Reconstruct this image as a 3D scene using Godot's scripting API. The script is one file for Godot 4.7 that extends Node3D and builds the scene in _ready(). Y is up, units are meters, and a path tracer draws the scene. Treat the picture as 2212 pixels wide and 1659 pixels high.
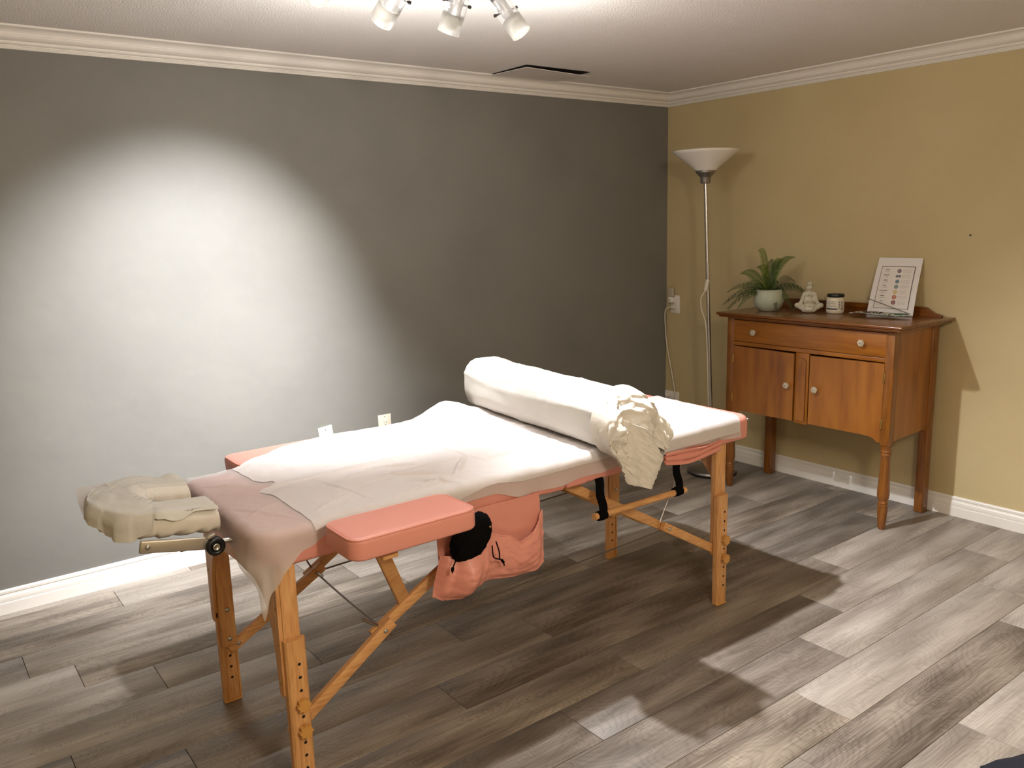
extends Node3D
# A basement treatment room: massage table, sideboard, floor lamp and a ceiling spot bar.
# World axes: y up, the floor corner of the grey and the tan wall is the origin; grey wall z = 0, tan wall x = 0.

var ORG := Vector3.ZERO
var used := {}
var rng := RandomNumberGenerator.new()
var M := {}
const RX := -5.0      # left wall
const RZ := 4.7       # wall behind the camera
const CEIL := 2.067

# ------------------------------------------------------------------ helpers
func numbered(called: String) -> String:
	if not used.has(called):
		used[called] = 0
		return called
	used[called] += 1
	return "%s_%03d" % [called, used[called]]

func thing(called: String, label: String, category: String, at: Vector3, group := "") -> Node3D:
	var o := Node3D.new()
	o.name = numbered(called)
	add_child(o)
	o.position = at
	o.set_meta("label", label)
	o.set_meta("category", category)
	if group: o.set_meta("group", group)
	ORG = at
	return o

func S() -> SurfaceTool:
	var st := SurfaceTool.new()
	st.begin(Mesh.PRIMITIVE_TRIANGLES)
	st.set_smooth_group(-1)
	st.set_uv(Vector2.ZERO)
	return st

func obj(called: String, st: SurfaceTool, m: Material, parent: Node = self, label := "") -> MeshInstance3D:
	st.generate_normals()
	st.index()
	var o := MeshInstance3D.new()
	o.mesh = st.commit()
	o.name = called
	o.material_override = null
	o.mesh.surface_set_material(0, m)
	parent.add_child(o, true)
	if label: o.set_meta("label", label)
	return o

func solo(called: String, st: SurfaceTool, m: Material, label: String, category: String, group := "") -> MeshInstance3D:
	var o := obj(numbered(called), st, m)
	o.position = ORG
	o.set_meta("label", label)
	o.set_meta("category", category)
	if group: o.set_meta("group", group)
	return o

func struct(called: String, st: SurfaceTool, m: Material) -> MeshInstance3D:
	var o := obj(called, st, m)
	o.position = ORG
	o.set_meta("kind", "structure")
	return o

func V(st: SurfaceTool, p: Vector3, uv := Vector2.ZERO) -> void:
	st.set_uv(uv)
	st.add_vertex(p - ORG)

# corners run counter-clockwise seen from outside
func quad(st: SurfaceTool, a: Vector3, b: Vector3, c: Vector3, d: Vector3, uvs = null) -> void:
	if uvs == null:
		uvs = [Vector2(0, 0), Vector2(1, 0), Vector2(1, 1), Vector2(0, 1)]
	V(st, a, uvs[0]); V(st, c, uvs[2]); V(st, b, uvs[1])
	V(st, a, uvs[0]); V(st, d, uvs[3]); V(st, c, uvs[2])

func tri(st: SurfaceTool, a: Vector3, b: Vector3, c: Vector3) -> void:
	V(st, a); V(st, c); V(st, b)

# box with rounded edges; h = half size, r = edge radius
func rbox(st: SurfaceTool, c: Vector3, h: Vector3, r: float, b := Basis.IDENTITY, seg := 1, uvf = null) -> void:
	r = minf(r, minf(h.x, minf(h.y, h.z)))
	var inner := h - Vector3(r, r, r)
	st.set_smooth_group(0)
	for ax in 3:
		for sg: float in [-1.0, 1.0]:
			var u := (ax + 1) % 3
			var w := (ax + 2) % 3
			var cu := _lines(h[u], r, seg)
			var cw := _lines(h[w], r, seg)
			for i in cu.size() - 1:
				for j in cw.size() - 1:
					var q := []
					for k in 4:
						var p := Vector3.ZERO
						p[ax] = sg * h[ax]
						p[u] = cu[i + (1 if k == 1 or k == 2 else 0)]
						p[w] = cw[j + (1 if k >= 2 else 0)]
						var n := p.clamp(-inner, inner)
						var d := p - n
						if d.length() > 1e-7 and r > 0.0:
							p = n + d.normalized() * r
						q.append(p)
					var uvs = null
					if uvf != null:
						uvs = [uvf.call(q[0]), uvf.call(q[1]), uvf.call(q[2]), uvf.call(q[3])]
						if sg < 0: uvs = [uvs[0], uvs[3], uvs[2], uvs[1]]
					var P := [c + b * q[0], c + b * q[1], c + b * q[2], c + b * q[3]]
					if sg > 0: quad(st, P[0], P[1], P[2], P[3], uvs)
					else: quad(st, P[0], P[3], P[2], P[1], uvs)

func _lines(h: float, r: float, seg: int) -> Array:
	var out := []
	if r <= 0.0:
		return [-h, h]
	for k in seg + 1:
		out.append(-h + r * (1.0 - cos(PI / 2 * k / seg)) if seg > 1 else (-h if k == 0 else -h + r))
	var n := out.size()
	for k in n:
		out.append(-out[n - 1 - k])
	if absf(out[n] - out[n - 1]) < 1e-6: out.remove_at(n)
	return out

func box(st: SurfaceTool, lo: Vector3, hi: Vector3, r := 0.0) -> void:
	if r > 0.0:
		rbox(st, (lo + hi) / 2, (hi - lo) / 2, r)
		return
	st.set_smooth_group(-1)
	var a := lo; var b := hi
	quad(st, Vector3(a.x, a.y, b.z), Vector3(b.x, a.y, b.z), Vector3(b.x, b.y, b.z), Vector3(a.x, b.y, b.z))
	quad(st, Vector3(b.x, a.y, a.z), Vector3(a.x, a.y, a.z), Vector3(a.x, b.y, a.z), Vector3(b.x, b.y, a.z))
	quad(st, Vector3(b.x, a.y, b.z), Vector3(b.x, a.y, a.z), Vector3(b.x, b.y, a.z), Vector3(b.x, b.y, b.z))
	quad(st, Vector3(a.x, a.y, a.z), Vector3(a.x, a.y, b.z), Vector3(a.x, b.y, b.z), Vector3(a.x, b.y, a.z))
	quad(st, Vector3(a.x, b.y, b.z), Vector3(b.x, b.y, b.z), Vector3(b.x, b.y, a.z), Vector3(a.x, b.y, a.z))
	quad(st, Vector3(a.x, a.y, a.z), Vector3(b.x, a.y, a.z), Vector3(b.x, a.y, b.z), Vector3(a.x, a.y, b.z))

# bar of rectangular section between two points; up gives the direction of its height
func bar(st: SurfaceTool, a: Vector3, b: Vector3, wide: float, high: float, r := 0.002, up := Vector3.UP) -> void:
	var x := (b - a).normalized()
	var z := x.cross(up).normalized()
	var y := z.cross(x).normalized()
	rbox(st, (a + b) / 2, Vector3((b - a).length() / 2, high / 2, wide / 2), r, Basis(x, y, z))

func tube(st: SurfaceTool, pts: Array, rad, sides := 10, caps := true, group := 0) -> void:
	var n := pts.size()
	var rings := []
	var nrm := Vector3.UP
	for i in n:
		var t: Vector3 = (pts[mini(i + 1, n - 1)] - pts[maxi(i - 1, 0)]).normalized()
		if i == 0:
			nrm = t.cross(Vector3.RIGHT if absf(t.x) < 0.8 else Vector3.UP).normalized()
		else:
			nrm = (nrm - t * nrm.dot(t)).normalized()
		var bi := t.cross(nrm)
		var r: float = rad[i] if rad is Array else rad
		var ring := []
		for k in sides:
			var a := TAU * k / sides
			ring.append(pts[i] + (nrm * cos(a) + bi * sin(a)) * r)
		rings.append(ring)
	st.set_smooth_group(group)
	for i in n - 1:
		for k in sides:
			var k2 := (k + 1) % sides
			quad(st, rings[i][k], rings[i][k2], rings[i + 1][k2], rings[i + 1][k])
	if caps:
		st.set_smooth_group(-1)
		for e in [0, n - 1]:
			for k in sides:
				var k2 := (k + 1) % sides
				if e == 0: tri(st, pts[0], rings[0][k2], rings[0][k])
				else: tri(st, pts[e], rings[e][k], rings[e][k2])

# profile: Array of Vector2(radius, height along axis)
func lathe(st: SurfaceTool, at: Vector3, prof: Array, sides := 24, b := Basis.IDENTITY, smooth := true, flute := 0, flute_depth := 0.0) -> void:
	st.set_smooth_group(0 if smooth else -1)
	for i in prof.size() - 1:
		for k in sides:
			var q := []
			for c in [[i, k], [i, k + 1], [i + 1, k + 1], [i + 1, k]]:
				var a: float = TAU * (c[1] % sides) / sides
				var r: float = prof[c[0]].x
				if flute > 0: r *= 1.0 - flute_depth * (0.5 + 0.5 * cos(a * flute))
				q.append(at + b * Vector3(r * cos(a), prof[c[0]].y, -r * sin(a)))
			if prof[i].x < 1e-6: tri(st, q[0], q[2], q[3])
			elif prof[i + 1].x < 1e-6: tri(st, q[0], q[1], q[2])
			else: quad(st, q[0], q[1], q[2], q[3])

# flat polygon (counter-clockwise in its plane) pushed along the z of xf
func prism(st: SurfaceTool, poly: PackedVector2Array, depth: float, xf: Transform3D, group := -1) -> void:
	var idx := Geometry2D.triangulate_polygon(poly)
	if Geometry2D.is_polygon_clockwise(poly):
		poly.reverse()
		idx = Geometry2D.triangulate_polygon(poly)
	st.set_smooth_group(-1)
	for i in range(0, idx.size(), 3):
		var a := poly[idx[i]]; var b := poly[idx[i + 1]]; var c := poly[idx[i + 2]]
		if (b - a).cross(c - a) < 0:
			var t := b; b = c; c = t
		tri(st, xf * Vector3(a.x, a.y, depth), xf * Vector3(b.x, b.y, depth), xf * Vector3(c.x, c.y, depth))
		tri(st, xf * Vector3(a.x, a.y, 0), xf * Vector3(c.x, c.y, 0), xf * Vector3(b.x, b.y, 0))
	st.set_smooth_group(group)
	for i in poly.size():
		var a := poly[i]; var b := poly[(i + 1) % poly.size()]
		quad(st, xf * Vector3(a.x, a.y, 0), xf * Vector3(b.x, b.y, 0), xf * Vector3(b.x, b.y, depth), xf * Vector3(a.x, a.y, depth))

# smooth surface f(u, v) over nu x nv cells; thick > 0 adds a back face
func grid(st: SurfaceTool, nu: int, nv: int, f: Callable, thick := 0.0) -> void:
	var P := []
	for i in nu + 1:
		var row := PackedVector3Array()
		for j in nv + 1:
			row.append(f.call(float(i) / nu, float(j) / nv))
		P.append(row)
	var N := []
	if thick > 0.0:
		for i in nu + 1:
			var row := PackedVector3Array()
			for j in nv + 1:
				var du: Vector3 = P[mini(i + 1, nu)][j] - P[maxi(i - 1, 0)][j]
				var dv: Vector3 = P[i][mini(j + 1, nv)] - P[i][maxi(j - 1, 0)]
				row.append(P[i][j] - du.cross(dv).normalized() * thick)
			N.append(row)
	st.set_smooth_group(0)
	for i in nu:
		for j in nv:
			var uvs := [Vector2(float(i) / nu, float(j) / nv), Vector2(float(i + 1) / nu, float(j) / nv), Vector2(float(i + 1) / nu, float(j + 1) / nv), Vector2(float(i) / nu, float(j + 1) / nv)]
			quad(st, P[i][j], P[i + 1][j], P[i + 1][j + 1], P[i][j + 1], uvs)
	if thick > 0.0:
		st.set_smooth_group(1)
		for i in nu:
			for j in nv:
				quad(st, N[i][j], N[i][j + 1], N[i + 1][j + 1], N[i + 1][j])
		st.set_smooth_group(2)
		for i in nu:
			quad(st, P[i][0], N[i][0], N[i + 1][0], P[i + 1][0])
			quad(st, P[i + 1][nv], N[i + 1][nv], N[i][nv], P[i][nv])
		for j in nv:
			quad(st, P[0][j + 1], N[0][j + 1], N[0][j], P[0][j])
			quad(st, P[nu][j], N[nu][j], N[nu][j + 1], P[nu][j + 1])

# moulding: profile (distance from the wall, height) run along a wall, mitred at the ends
func moulding(st: SurfaceTool, prof: Array, f: Callable) -> void:
	st.set_smooth_group(-1)
	for i in prof.size() - 1:
		var a: Array = f.call(prof[i]); var b: Array = f.call(prof[i + 1])
		quad(st, a[0], a[1], b[1], b[0])

func spline(pts: Array, n: int) -> Array:
	var out := []
	var m := pts.size()
	for i in m - 1:
		for k in n:
			var t := float(k) / n
			out.append(pts[i].cubic_interpolate(pts[i + 1], pts[maxi(i - 1, 0)], pts[mini(i + 2, m - 1)], t))
	out.append(pts[m - 1])
	return out

func sstep(a: float, b: float, x: float) -> float:
	var t := clampf((x - a) / (b - a), 0.0, 1.0)
	return t * t * (3.0 - 2.0 * t)

# piecewise-linear table [[x, y], ...]
func curve(tab: Array, x: float) -> float:
	if x <= tab[0][0]: return tab[0][1]
	for i in tab.size() - 1:
		if x <= tab[i + 1][0]:
			var t: float = (x - tab[i][0]) / (tab[i + 1][0] - tab[i][0])
			t = t * t * (3.0 - 2.0 * t)
			return lerpf(tab[i][1], tab[i + 1][1], t)
	return tab[-1][1]

func noise(sd: int, freq: float, oct := 3, typ := FastNoiseLite.TYPE_SIMPLEX_SMOOTH) -> FastNoiseLite:
	var n := FastNoiseLite.new()
	n.seed = sd
	n.noise_type = typ
	n.frequency = freq
	n.fractal_type = FastNoiseLite.FRACTAL_FBM
	n.fractal_octaves = oct
	return n

func tex_from(n: FastNoiseLite, w: int, h: int, ramp: Gradient, norm := true) -> ImageTexture:
	var src := n.get_seamless_image(w, h, false, false, 0.15, norm)
	var im := Image.create(w, h, true, Image.FORMAT_RGB8)
	for y in h:
		for x in w:
			im.set_pixel(x, y, ramp.sample(src.get_pixel(x, y).r))
	im.generate_mipmaps()
	return ImageTexture.create_from_image(im)

func bump_from(n: FastNoiseLite, w: int, h: int, strength: float) -> ImageTexture:
	var src := n.get_seamless_image(w, h, false, false, 0.15, true)
	src.convert(Image.FORMAT_RGBA8)
	src.bump_map_to_normal_map(strength)
	src.generate_mipmaps()
	return ImageTexture.create_from_image(src)

func ramp(list: Array) -> Gradient:
	var g := Gradient.new()
	var off := PackedFloat32Array(); var col := PackedColorArray()
	for e in list:
		off.append(e[0]); col.append(e[1])
	g.offsets = off; g.colors = col
	return g

func c8(r: float, g: float, b: float) -> Color:
	return Color(r / 255.0, g / 255.0, b / 255.0)

func mat(col: Color, rough: float, metal := 0.0, spec := 0.5) -> StandardMaterial3D:
	var m := StandardMaterial3D.new()
	m.albedo_color = col
	m.roughness = rough
	m.metallic = metal
	m.metallic_specular = spec
	return m

func textured(tex: Texture2D, scale: Vector3, rough: float, world := false, tint := Color.WHITE) -> StandardMaterial3D:
	var m := mat(tint, rough)
	m.albedo_texture = tex
	m.uv1_triplanar = true
	m.uv1_world_triplanar = world
	m.uv1_scale = scale
	return m

# ------------------------------------------------------------------ the scene
func _ready() -> void:
	rng.seed = 20240607
	# camera
	var cam := Camera3D.new()
	cam.name = "camera"
	cam.fov = 49.628
	cam.near = 0.05
	add_child(cam)
	var yaw := -0.6468; var pitch := -0.1920; var roll := -0.0272
	var cb := Basis(Vector3.UP, yaw) * Basis(Vector3.RIGHT, pitch) * Basis(Vector3.BACK, roll)
	cam.transform = Transform3D(cb, Vector3(-3.7812, 1.3711, 3.4348))
	cam.current = true
	# surroundings: the room is closed, nothing but the lamps lights it
	var we := WorldEnvironment.new()
	we.name = "environment"
	var env := Environment.new()
	env.background_mode = Environment.BG_COLOR
	env.background_color = Color(0.01, 0.01, 0.01)
	env.tonemap_mode = Environment.TONE_MAPPER_LINEAR
	env.tonemap_exposure = 1.67
	env.sdfgi_enabled = true
	env.ssao_enabled = true
	env.ssil_enabled = true
	we.environment = env
	add_child(we)
	spot_bar()
	dome_lamp()
	make_materials()
	room()
	massage_table()
	table_linen()
	bolster()
	face_cradle()
	pocket_and_pouch()
	sideboard()
	floor_lamp()
	sideboard_items()
	wall_fittings()
	stray_cloth()

func lamp_mats() -> void:
	M.steel = mat(c8(150, 146, 142), 0.34, 0.9)
	M.frost = mat(c8(150, 146, 140), 0.5)
	M.frost.transparency = BaseMaterial3D.TRANSPARENCY_ALPHA
	M.frost.albedo_color.a = 0.82
	M.frost.backlight_enabled = true
	M.frost.backlight = Color(0.3, 0.3, 0.29)
	M.clear = mat(c8(235, 235, 235), 0.05)
	M.clear.transparency = BaseMaterial3D.TRANSPARENCY_ALPHA
	M.clear.albedo_color.a = 0.16
	M.bulb = mat(Color.WHITE, 0.4)
	M.bulb.emission_enabled = true
	M.bulb.emission = Color(1.0, 0.96, 0.88)
	M.bulb.emission_energy_multiplier = 2.2
	M.screwdark = mat(c8(70, 64, 60), 0.4, 0.8)

# ceiling bar with four frosted-glass spots; each spot carries its own light
func spot_bar() -> void:
	lamp_mats()
	var base := Vector3(-2.4, CEIL, 1.38)
	var t := thing("spot_bar", "ceiling bar light with four frosted glass tube spots turned different ways", "ceiling light", base)
	var st := S()
	rbox(st, Vector3(-2.4, 2.056, 1.38), Vector3(0.06, 0.011, 0.06), 0.004)
	obj("ceiling_plate", st, M.steel, t)
	st = S()
	rbox(st, Vector3(-2.42, 2.042, 1.38), Vector3(0.37, 0.009, 0.014), 0.004)
	obj("bar", st, M.steel, t)
	# mouth of each glass, the way it points, energy, cone half angle
	var heads := [
		[Vector3(-2.750, 1.972, 1.27), Vector3(-0.02, -0.80, 0.95), 0.3, 48.0],
		[Vector3(-2.568, 1.928, 1.27), Vector3(-0.23, -1.03, -1.27), 5.3, 33.0],
		[Vector3(-2.346, 1.922, 1.27), Vector3(-0.12, -1.00, -0.50), 2.8, 37.0],
		[Vector3(-2.072, 1.950, 1.27), Vector3(0.42, -1.0, 0.58), 3.7, 48.0]]
	for h in heads:
		spot_head(t, h[0], h[1].normalized(), h[2], h[3])

# frosted dome lamp on the ceiling behind the camera: the room's second fitting
func dome_lamp() -> void:
	var c := Vector3(-3.05, CEIL, 3.75)
	var t := thing("dome_lamp", "round frosted glass dome lamp on the ceiling in the near half of the room", "ceiling light", c)
	var st := S()
	lathe(st, c, [Vector2(0.17, 0.0), Vector2(0.175, -0.012), Vector2(0.165, -0.02), Vector2(0.0, -0.02)], 40)
	obj("rim", st, M.steel, t)
	st = S()
	lathe(st, c, [Vector2(0.16, -0.02), Vector2(0.15, -0.045), Vector2(0.12, -0.07), Vector2(0.07, -0.085), Vector2(0.0, -0.09)], 40)
	var gm := mat(c8(240, 235, 225), 0.5)
	gm.emission_enabled = true
	gm.emission = Color(1.0, 0.955, 0.88)
	gm.emission_energy_multiplier = 2.5
	obj("dome", st, gm, t)
	var o := OmniLight3D.new()
	o.name = "dome_light"
	o.light_color = Color(1.0, 0.955, 0.88)
	o.light_energy = 0.92
	o.omni_range = 9.0
	o.omni_attenuation = 2.0
	o.light_size = 0.13
	o.shadow_enabled = true
	add_child(o)
	o.position = c + Vector3(0, -0.24, 0)

func spot_head(t: Node3D, mouth: Vector3, dir: Vector3, energy: float, cone: float) -> void:
	var y := -dir
	var x := y.cross(Vector3(0, 0, 1)).normalized()
	var b := Basis(x, y, x.cross(y))
	var st := S()
	# metal barrel with the lamp holder, set in the upper part of the glass
	lathe(st, mouth, [Vector2(0.0, 0.155), Vector2(0.018, 0.155), Vector2(0.019, 0.152), Vector2(0.019, 0.05), Vector2(0.0165, 0.05), Vector2(0.0165, 0.056), Vector2(0.0, 0.056)], 24, b)
	var top := mouth + y * 0.15
	tube(st, [top, Vector3(top.x, 2.04, 1.38)], 0.005, 8)
	var hd := obj("spot_head", st, M.steel, t)
	st = S()
	lathe(st, mouth, [Vector2(0.031, 0.0), Vector2(0.033, 0.0), Vector2(0.033, 0.055), Vector2(0.031, 0.055), Vector2(0.031, 0.0)], 28, b)
	obj("frosted_glass", st, M.frost, hd, "frosted end of the glass tube")
	st = S()
	lathe(st, mouth, [Vector2(0.0312, 0.0555), Vector2(0.0328, 0.0555), Vector2(0.0328, 0.122), Vector2(0.0312, 0.122), Vector2(0.0312, 0.0555)], 28, b)
	obj("clear_glass", st, M.clear, hd, "clear upper part of the glass tube")
	st = S()
	lathe(st, mouth, [Vector2(0.0, 0.004), Vector2(0.012, 0.005), Vector2(0.024, 0.008), Vector2(0.0255, 0.014), Vector2(0.017, 0.048), Vector2(0.0, 0.05)], 24, b)
	obj("bulb", st, M.bulb, hd)
	for s: float in [-1.0, 1.0]:
		st = S()
		var p := mouth + y * 0.085 + x * s * 0.017
		tube(st, [p, p + x * s * 0.026], 0.0028, 8)
		tube(st, [p + x * s * 0.024, p + x * s * 0.031], 0.005, 10)
		obj("thumb_screw", st, M.screwdark, hd)
	var l := SpotLight3D.new()
	l.name = "spot"
	l.light_color = Color(0.975, 0.98, 1.0)
	l.light_energy = energy
	l.spot_angle = cone
	l.spot_angle_attenuation = 1.0
	l.spot_range = 9.0
	l.spot_attenuation = 2.0
	l.light_size = 0.022
	l.shadow_enabled = true
	add_child(l, true)
	l.position = mouth + dir * 0.004
	l.look_at_from_position(l.position, l.position + dir, Vector3(0.3, 0.1, 1.0).normalized())
	# the frosted glass spreads some of the light all round
	var o := OmniLight3D.new()
	o.name = "glass_glow"
	o.light_color = Color(0.99, 0.98, 0.97)
	o.light_energy = 0.075
	o.omni_range = 9.0
	o.omni_attenuation = 2.0
	o.light_size = 0.03
	o.shadow_enabled = true
	add_child(o, true)
	o.position = mouth + dir * 0.19

func make_materials() -> void:
	# painted walls
	var nw := noise(11, 0.012, 4)
	var rg := tex_from(nw, 256, 256, ramp([[0.0, c8(122, 120, 114)], [0.5, c8(127, 125, 119)], [1.0, c8(131, 129, 122)]]))
	M.grey = textured(rg, Vector3(0.45, 0.45, 0.45), 0.55, true)
	M.grey.metallic_specular = 0.28
	var orange := bump_from(noise(12, 0.05, 2), 512, 512, 2.0)
	M.grey.normal_enabled = true
	M.grey.normal_texture = orange
	M.grey.normal_scale = 0.10
	var rt := tex_from(noise(13, 0.012, 4), 256, 256, ramp([[0.0, c8(193, 174, 130)], [0.5, c8(198, 179, 135)], [1.0, c8(201, 183, 139)]]))
	M.tan = textured(rt, Vector3(0.45, 0.45, 0.45), 0.6, true)
	M.tan.normal_enabled = true
	M.tan.normal_texture = orange
	M.tan.normal_scale = 0.12
	# stippled ceiling
	M.ceil = mat(c8(232, 227, 222), 0.9)
	M.ceil.uv1_triplanar = true
	M.ceil.uv1_world_triplanar = true
	M.ceil.uv1_scale = Vector3(1.6, 1.6, 1.6)
	M.ceil.normal_enabled = true
	M.ceil.normal_texture = bump_from(noise(14, 0.07, 3), 1024, 1024, 5.0)
	M.ceil.normal_scale = 0.9
	M.trim = mat(c8(236, 231, 223), 0.42)
	M.plate = mat(c8(218, 212, 205), 0.5)
	# vinyl, linen, paper-like sheets
	var nv := bump_from(noise(15, 0.11, 3), 256, 256, 3.0)
	M.vinyl = mat(c8(220, 146, 130), 0.44)
	for m in [M.vinyl]:
		m.uv1_triplanar = true
		m.uv1_scale = Vector3(6, 6, 6)
		m.normal_enabled = true
		m.normal_texture = nv
		m.normal_scale = 0.12
	M.sheet = mat(c8(216, 208, 204), 0.85)
	M.sheet.backlight_enabled = true
	M.sheet.backlight = Color(0.35, 0.34, 0.33)
	M.sheet.uv1_triplanar = true
	M.sheet.uv1_scale = Vector3(9, 9, 9)
	M.sheet.normal_enabled = true
	M.sheet.normal_texture = nv
	M.sheet.normal_scale = 0.25
	M.sheet.transparency = BaseMaterial3D.TRANSPARENCY_ALPHA
	M.sheet.albedo_color.a = 0.9
	M.thin = M.sheet.duplicate()
	M.thin.transparency = BaseMaterial3D.TRANSPARENCY_ALPHA
	M.thin.albedo_color.a = 0.62
	M.cover = M.sheet.duplicate()
	M.cover.albedo_color = c8(206, 202, 193)
	M.linen = M.sheet.duplicate()
	M.linen.albedo_color = c8(222, 215, 204)
	M.linen.normal_scale = 0.3
	# wood
	var ng := noise(16, 0.03, 4)
	var rb := tex_from(ng, 256, 256, ramp([[0.0, c8(186, 128, 74)], [0.45, c8(212, 157, 100)], [1.0, c8(226, 177, 120)]]))
	M.beech_y = textured(rb, Vector3(14, 1.2, 14), 0.45)
	M.beech_x = textured(rb, Vector3(1.6, 14, 14), 0.45)
	M.beech_knob = mat(c8(208, 152, 78), 0.4)
	var rw := tex_from(ng, 256, 256, ramp([[0.0, c8(118, 66, 18)], [0.35, c8(142, 84, 23)], [0.65, c8(154, 94, 28)], [1.0, c8(163, 103, 33)]]))
	M.oak_y = textured(rw, Vector3(1.7, 0.28, 1.7), 0.33)
	M.oak_z = textured(rw, Vector3(3, 3, 0.4), 0.33)
	var rd := tex_from(ng, 256, 256, ramp([[0.0, c8(102, 57, 16)], [0.5, c8(130, 77, 22)], [1.0, c8(149, 93, 29)]]))
	M.oak_top = textured(rd, Vector3(5, 5, 0.5), 0.25, false, c8(225, 215, 205))
	M.oak_leg = textured(rd, Vector3(6, 0.8, 6), 0.33)
	for m in [M.oak_y, M.oak_z, M.oak_top, M.oak_leg]:
		m.clearcoat_enabled = true
		m.clearcoat = 0.35
		m.clearcoat_roughness = 0.25
	# small stuff
	M.black = mat(c8(13, 12, 13), 0.95, 0.0, 0.15)
	M.blackplastic = mat(c8(16, 16, 18), 0.35)
	M.metal = mat(c8(196, 192, 186), 0.3, 0.95)
	M.alu = mat(c8(190, 182, 168), 0.38, 0.75)
	M.brass = mat(c8(190, 150, 84), 0.35, 0.9)
	M.cable = mat(c8(120, 112, 104), 0.35, 0.7)
	M.hole = mat(c8(30, 18, 12), 0.9)
	M.white_plastic = mat(c8(232, 226, 214), 0.4)
	M.ivory = mat(c8(236, 228, 208), 0.42)
	M.cord = mat(c8(226, 216, 196), 0.5)

# ------------------------------------------------------------------ room
func room() -> void:
	ORG = Vector3.ZERO
	var t := 0.12
	var st := S()
	box(st, Vector3(RX, -t, 0), Vector3(0, -0.008, RZ))
	var fl := struct("floor", st, mat(c8(60, 52, 46), 0.9))
	planks(fl)
	st = S(); box(st, Vector3(RX - t, CEIL, -t), Vector3(t, CEIL + t, RZ + t)); struct("ceiling", st, M.ceil)
	st = S(); box(st, Vector3(RX - t, -t, -t), Vector3(0, CEIL, 0)); struct("wall_back", st, M.grey)
	st = S(); box(st, Vector3(0, -t, -t), Vector3(t, CEIL, RZ + t)); struct("wall_right", st, M.tan)
	st = S(); box(st, Vector3(RX - t, -t, 0), Vector3(RX, CEIL, RZ + t)); struct("wall_left", st, M.tan)
	st = S(); box(st, Vector3(RX, -t, RZ), Vector3(0, CEIL, RZ + t)); struct("wall_front", st, M.tan)
	# crown moulding: distance from the wall, height
	var cr := [Vector2(0.0, 2.0), Vector2(0.010, 2.0), Vector2(0.0115, 2.0025), Vector2(0.010, 2.005), Vector2(0.0135, 2.0055), Vector2(0.0135, 2.0085), Vector2(0.012, 2.009), Vector2(0.016, 2.0095), Vector2(0.0165, 2.0125), Vector2(0.0145, 2.0135),
		Vector2(0.020, 2.0145), Vector2(0.024, 2.0175), Vector2(0.026, 2.022), Vector2(0.0255, 2.0245), Vector2(0.030, 2.0255), Vector2(0.036, 2.0275), Vector2(0.042, 2.031), Vector2(0.047, 2.036), Vector2(0.049, 2.041),
		Vector2(0.052, 2.0415), Vector2(0.052, 2.0445), Vector2(0.054, 2.0475), Vector2(0.059, 2.0525), Vector2(0.066, 2.0565), Vector2(0.075, 2.0590), Vector2(0.084, 2.0600), Vector2(0.086, 2.0615), Vector2(0.086, CEIL)]
	st = S()
	moulding(st, cr, func(p: Vector2): return [Vector3(RX + p.x, p.y, p.x), Vector3(-p.x, p.y, p.x)])
	struct("trim_1", st, M.trim)
	st = S()
	moulding(st, cr, func(p: Vector2): return [Vector3(-p.x, p.y, p.x), Vector3(-p.x, p.y, RZ - p.x)])
	struct("trim_2", st, M.trim)
	st = S()
	moulding(st, cr, func(p: Vector2): return [Vector3(RX + p.x, p.y, RZ - p.x), Vector3(RX + p.x, p.y, p.x)])
	struct("trim_3", st, M.trim)
	st = S()
	moulding(st, cr, func(p: Vector2): return [Vector3(-p.x, p.y, RZ - p.x), Vector3(RX + p.x, p.y, RZ - p.x)])
	struct("trim_4", st, M.trim)
	var bs := [Vector2(0.0135, 0.0), Vector2(0.0135, 0.041), Vector2(0.0125, 0.044), Vector2(0.0105, 0.045), Vector2(0.0115, 0.047), Vector2(0.0118, 0.056), Vector2(0.0105, 0.065), Vector2(0.0075, 0.0705), Vector2(0.0078, 0.0725), Vector2(0.0055, 0.0735), Vector2(0.0062, 0.076), Vector2(0.0085, 0.078), Vector2(0.0085, 0.086), Vector2(0.006, 0.0905), Vector2(0.0, 0.0915)]
	st = S()
	moulding(st, bs, func(p: Vector2): return [Vector3(RX + p.x, p.y, p.x), Vector3(-p.x, p.y, p.x)])
	struct("baseboard_back", st, M.trim)
	st = S()
	moulding(st, bs, func(p: Vector2): return [Vector3(-p.x, p.y, p.x), Vector3(-p.x, p.y, RZ - p.x)])
	struct("baseboard_right", st, M.trim)

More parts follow.
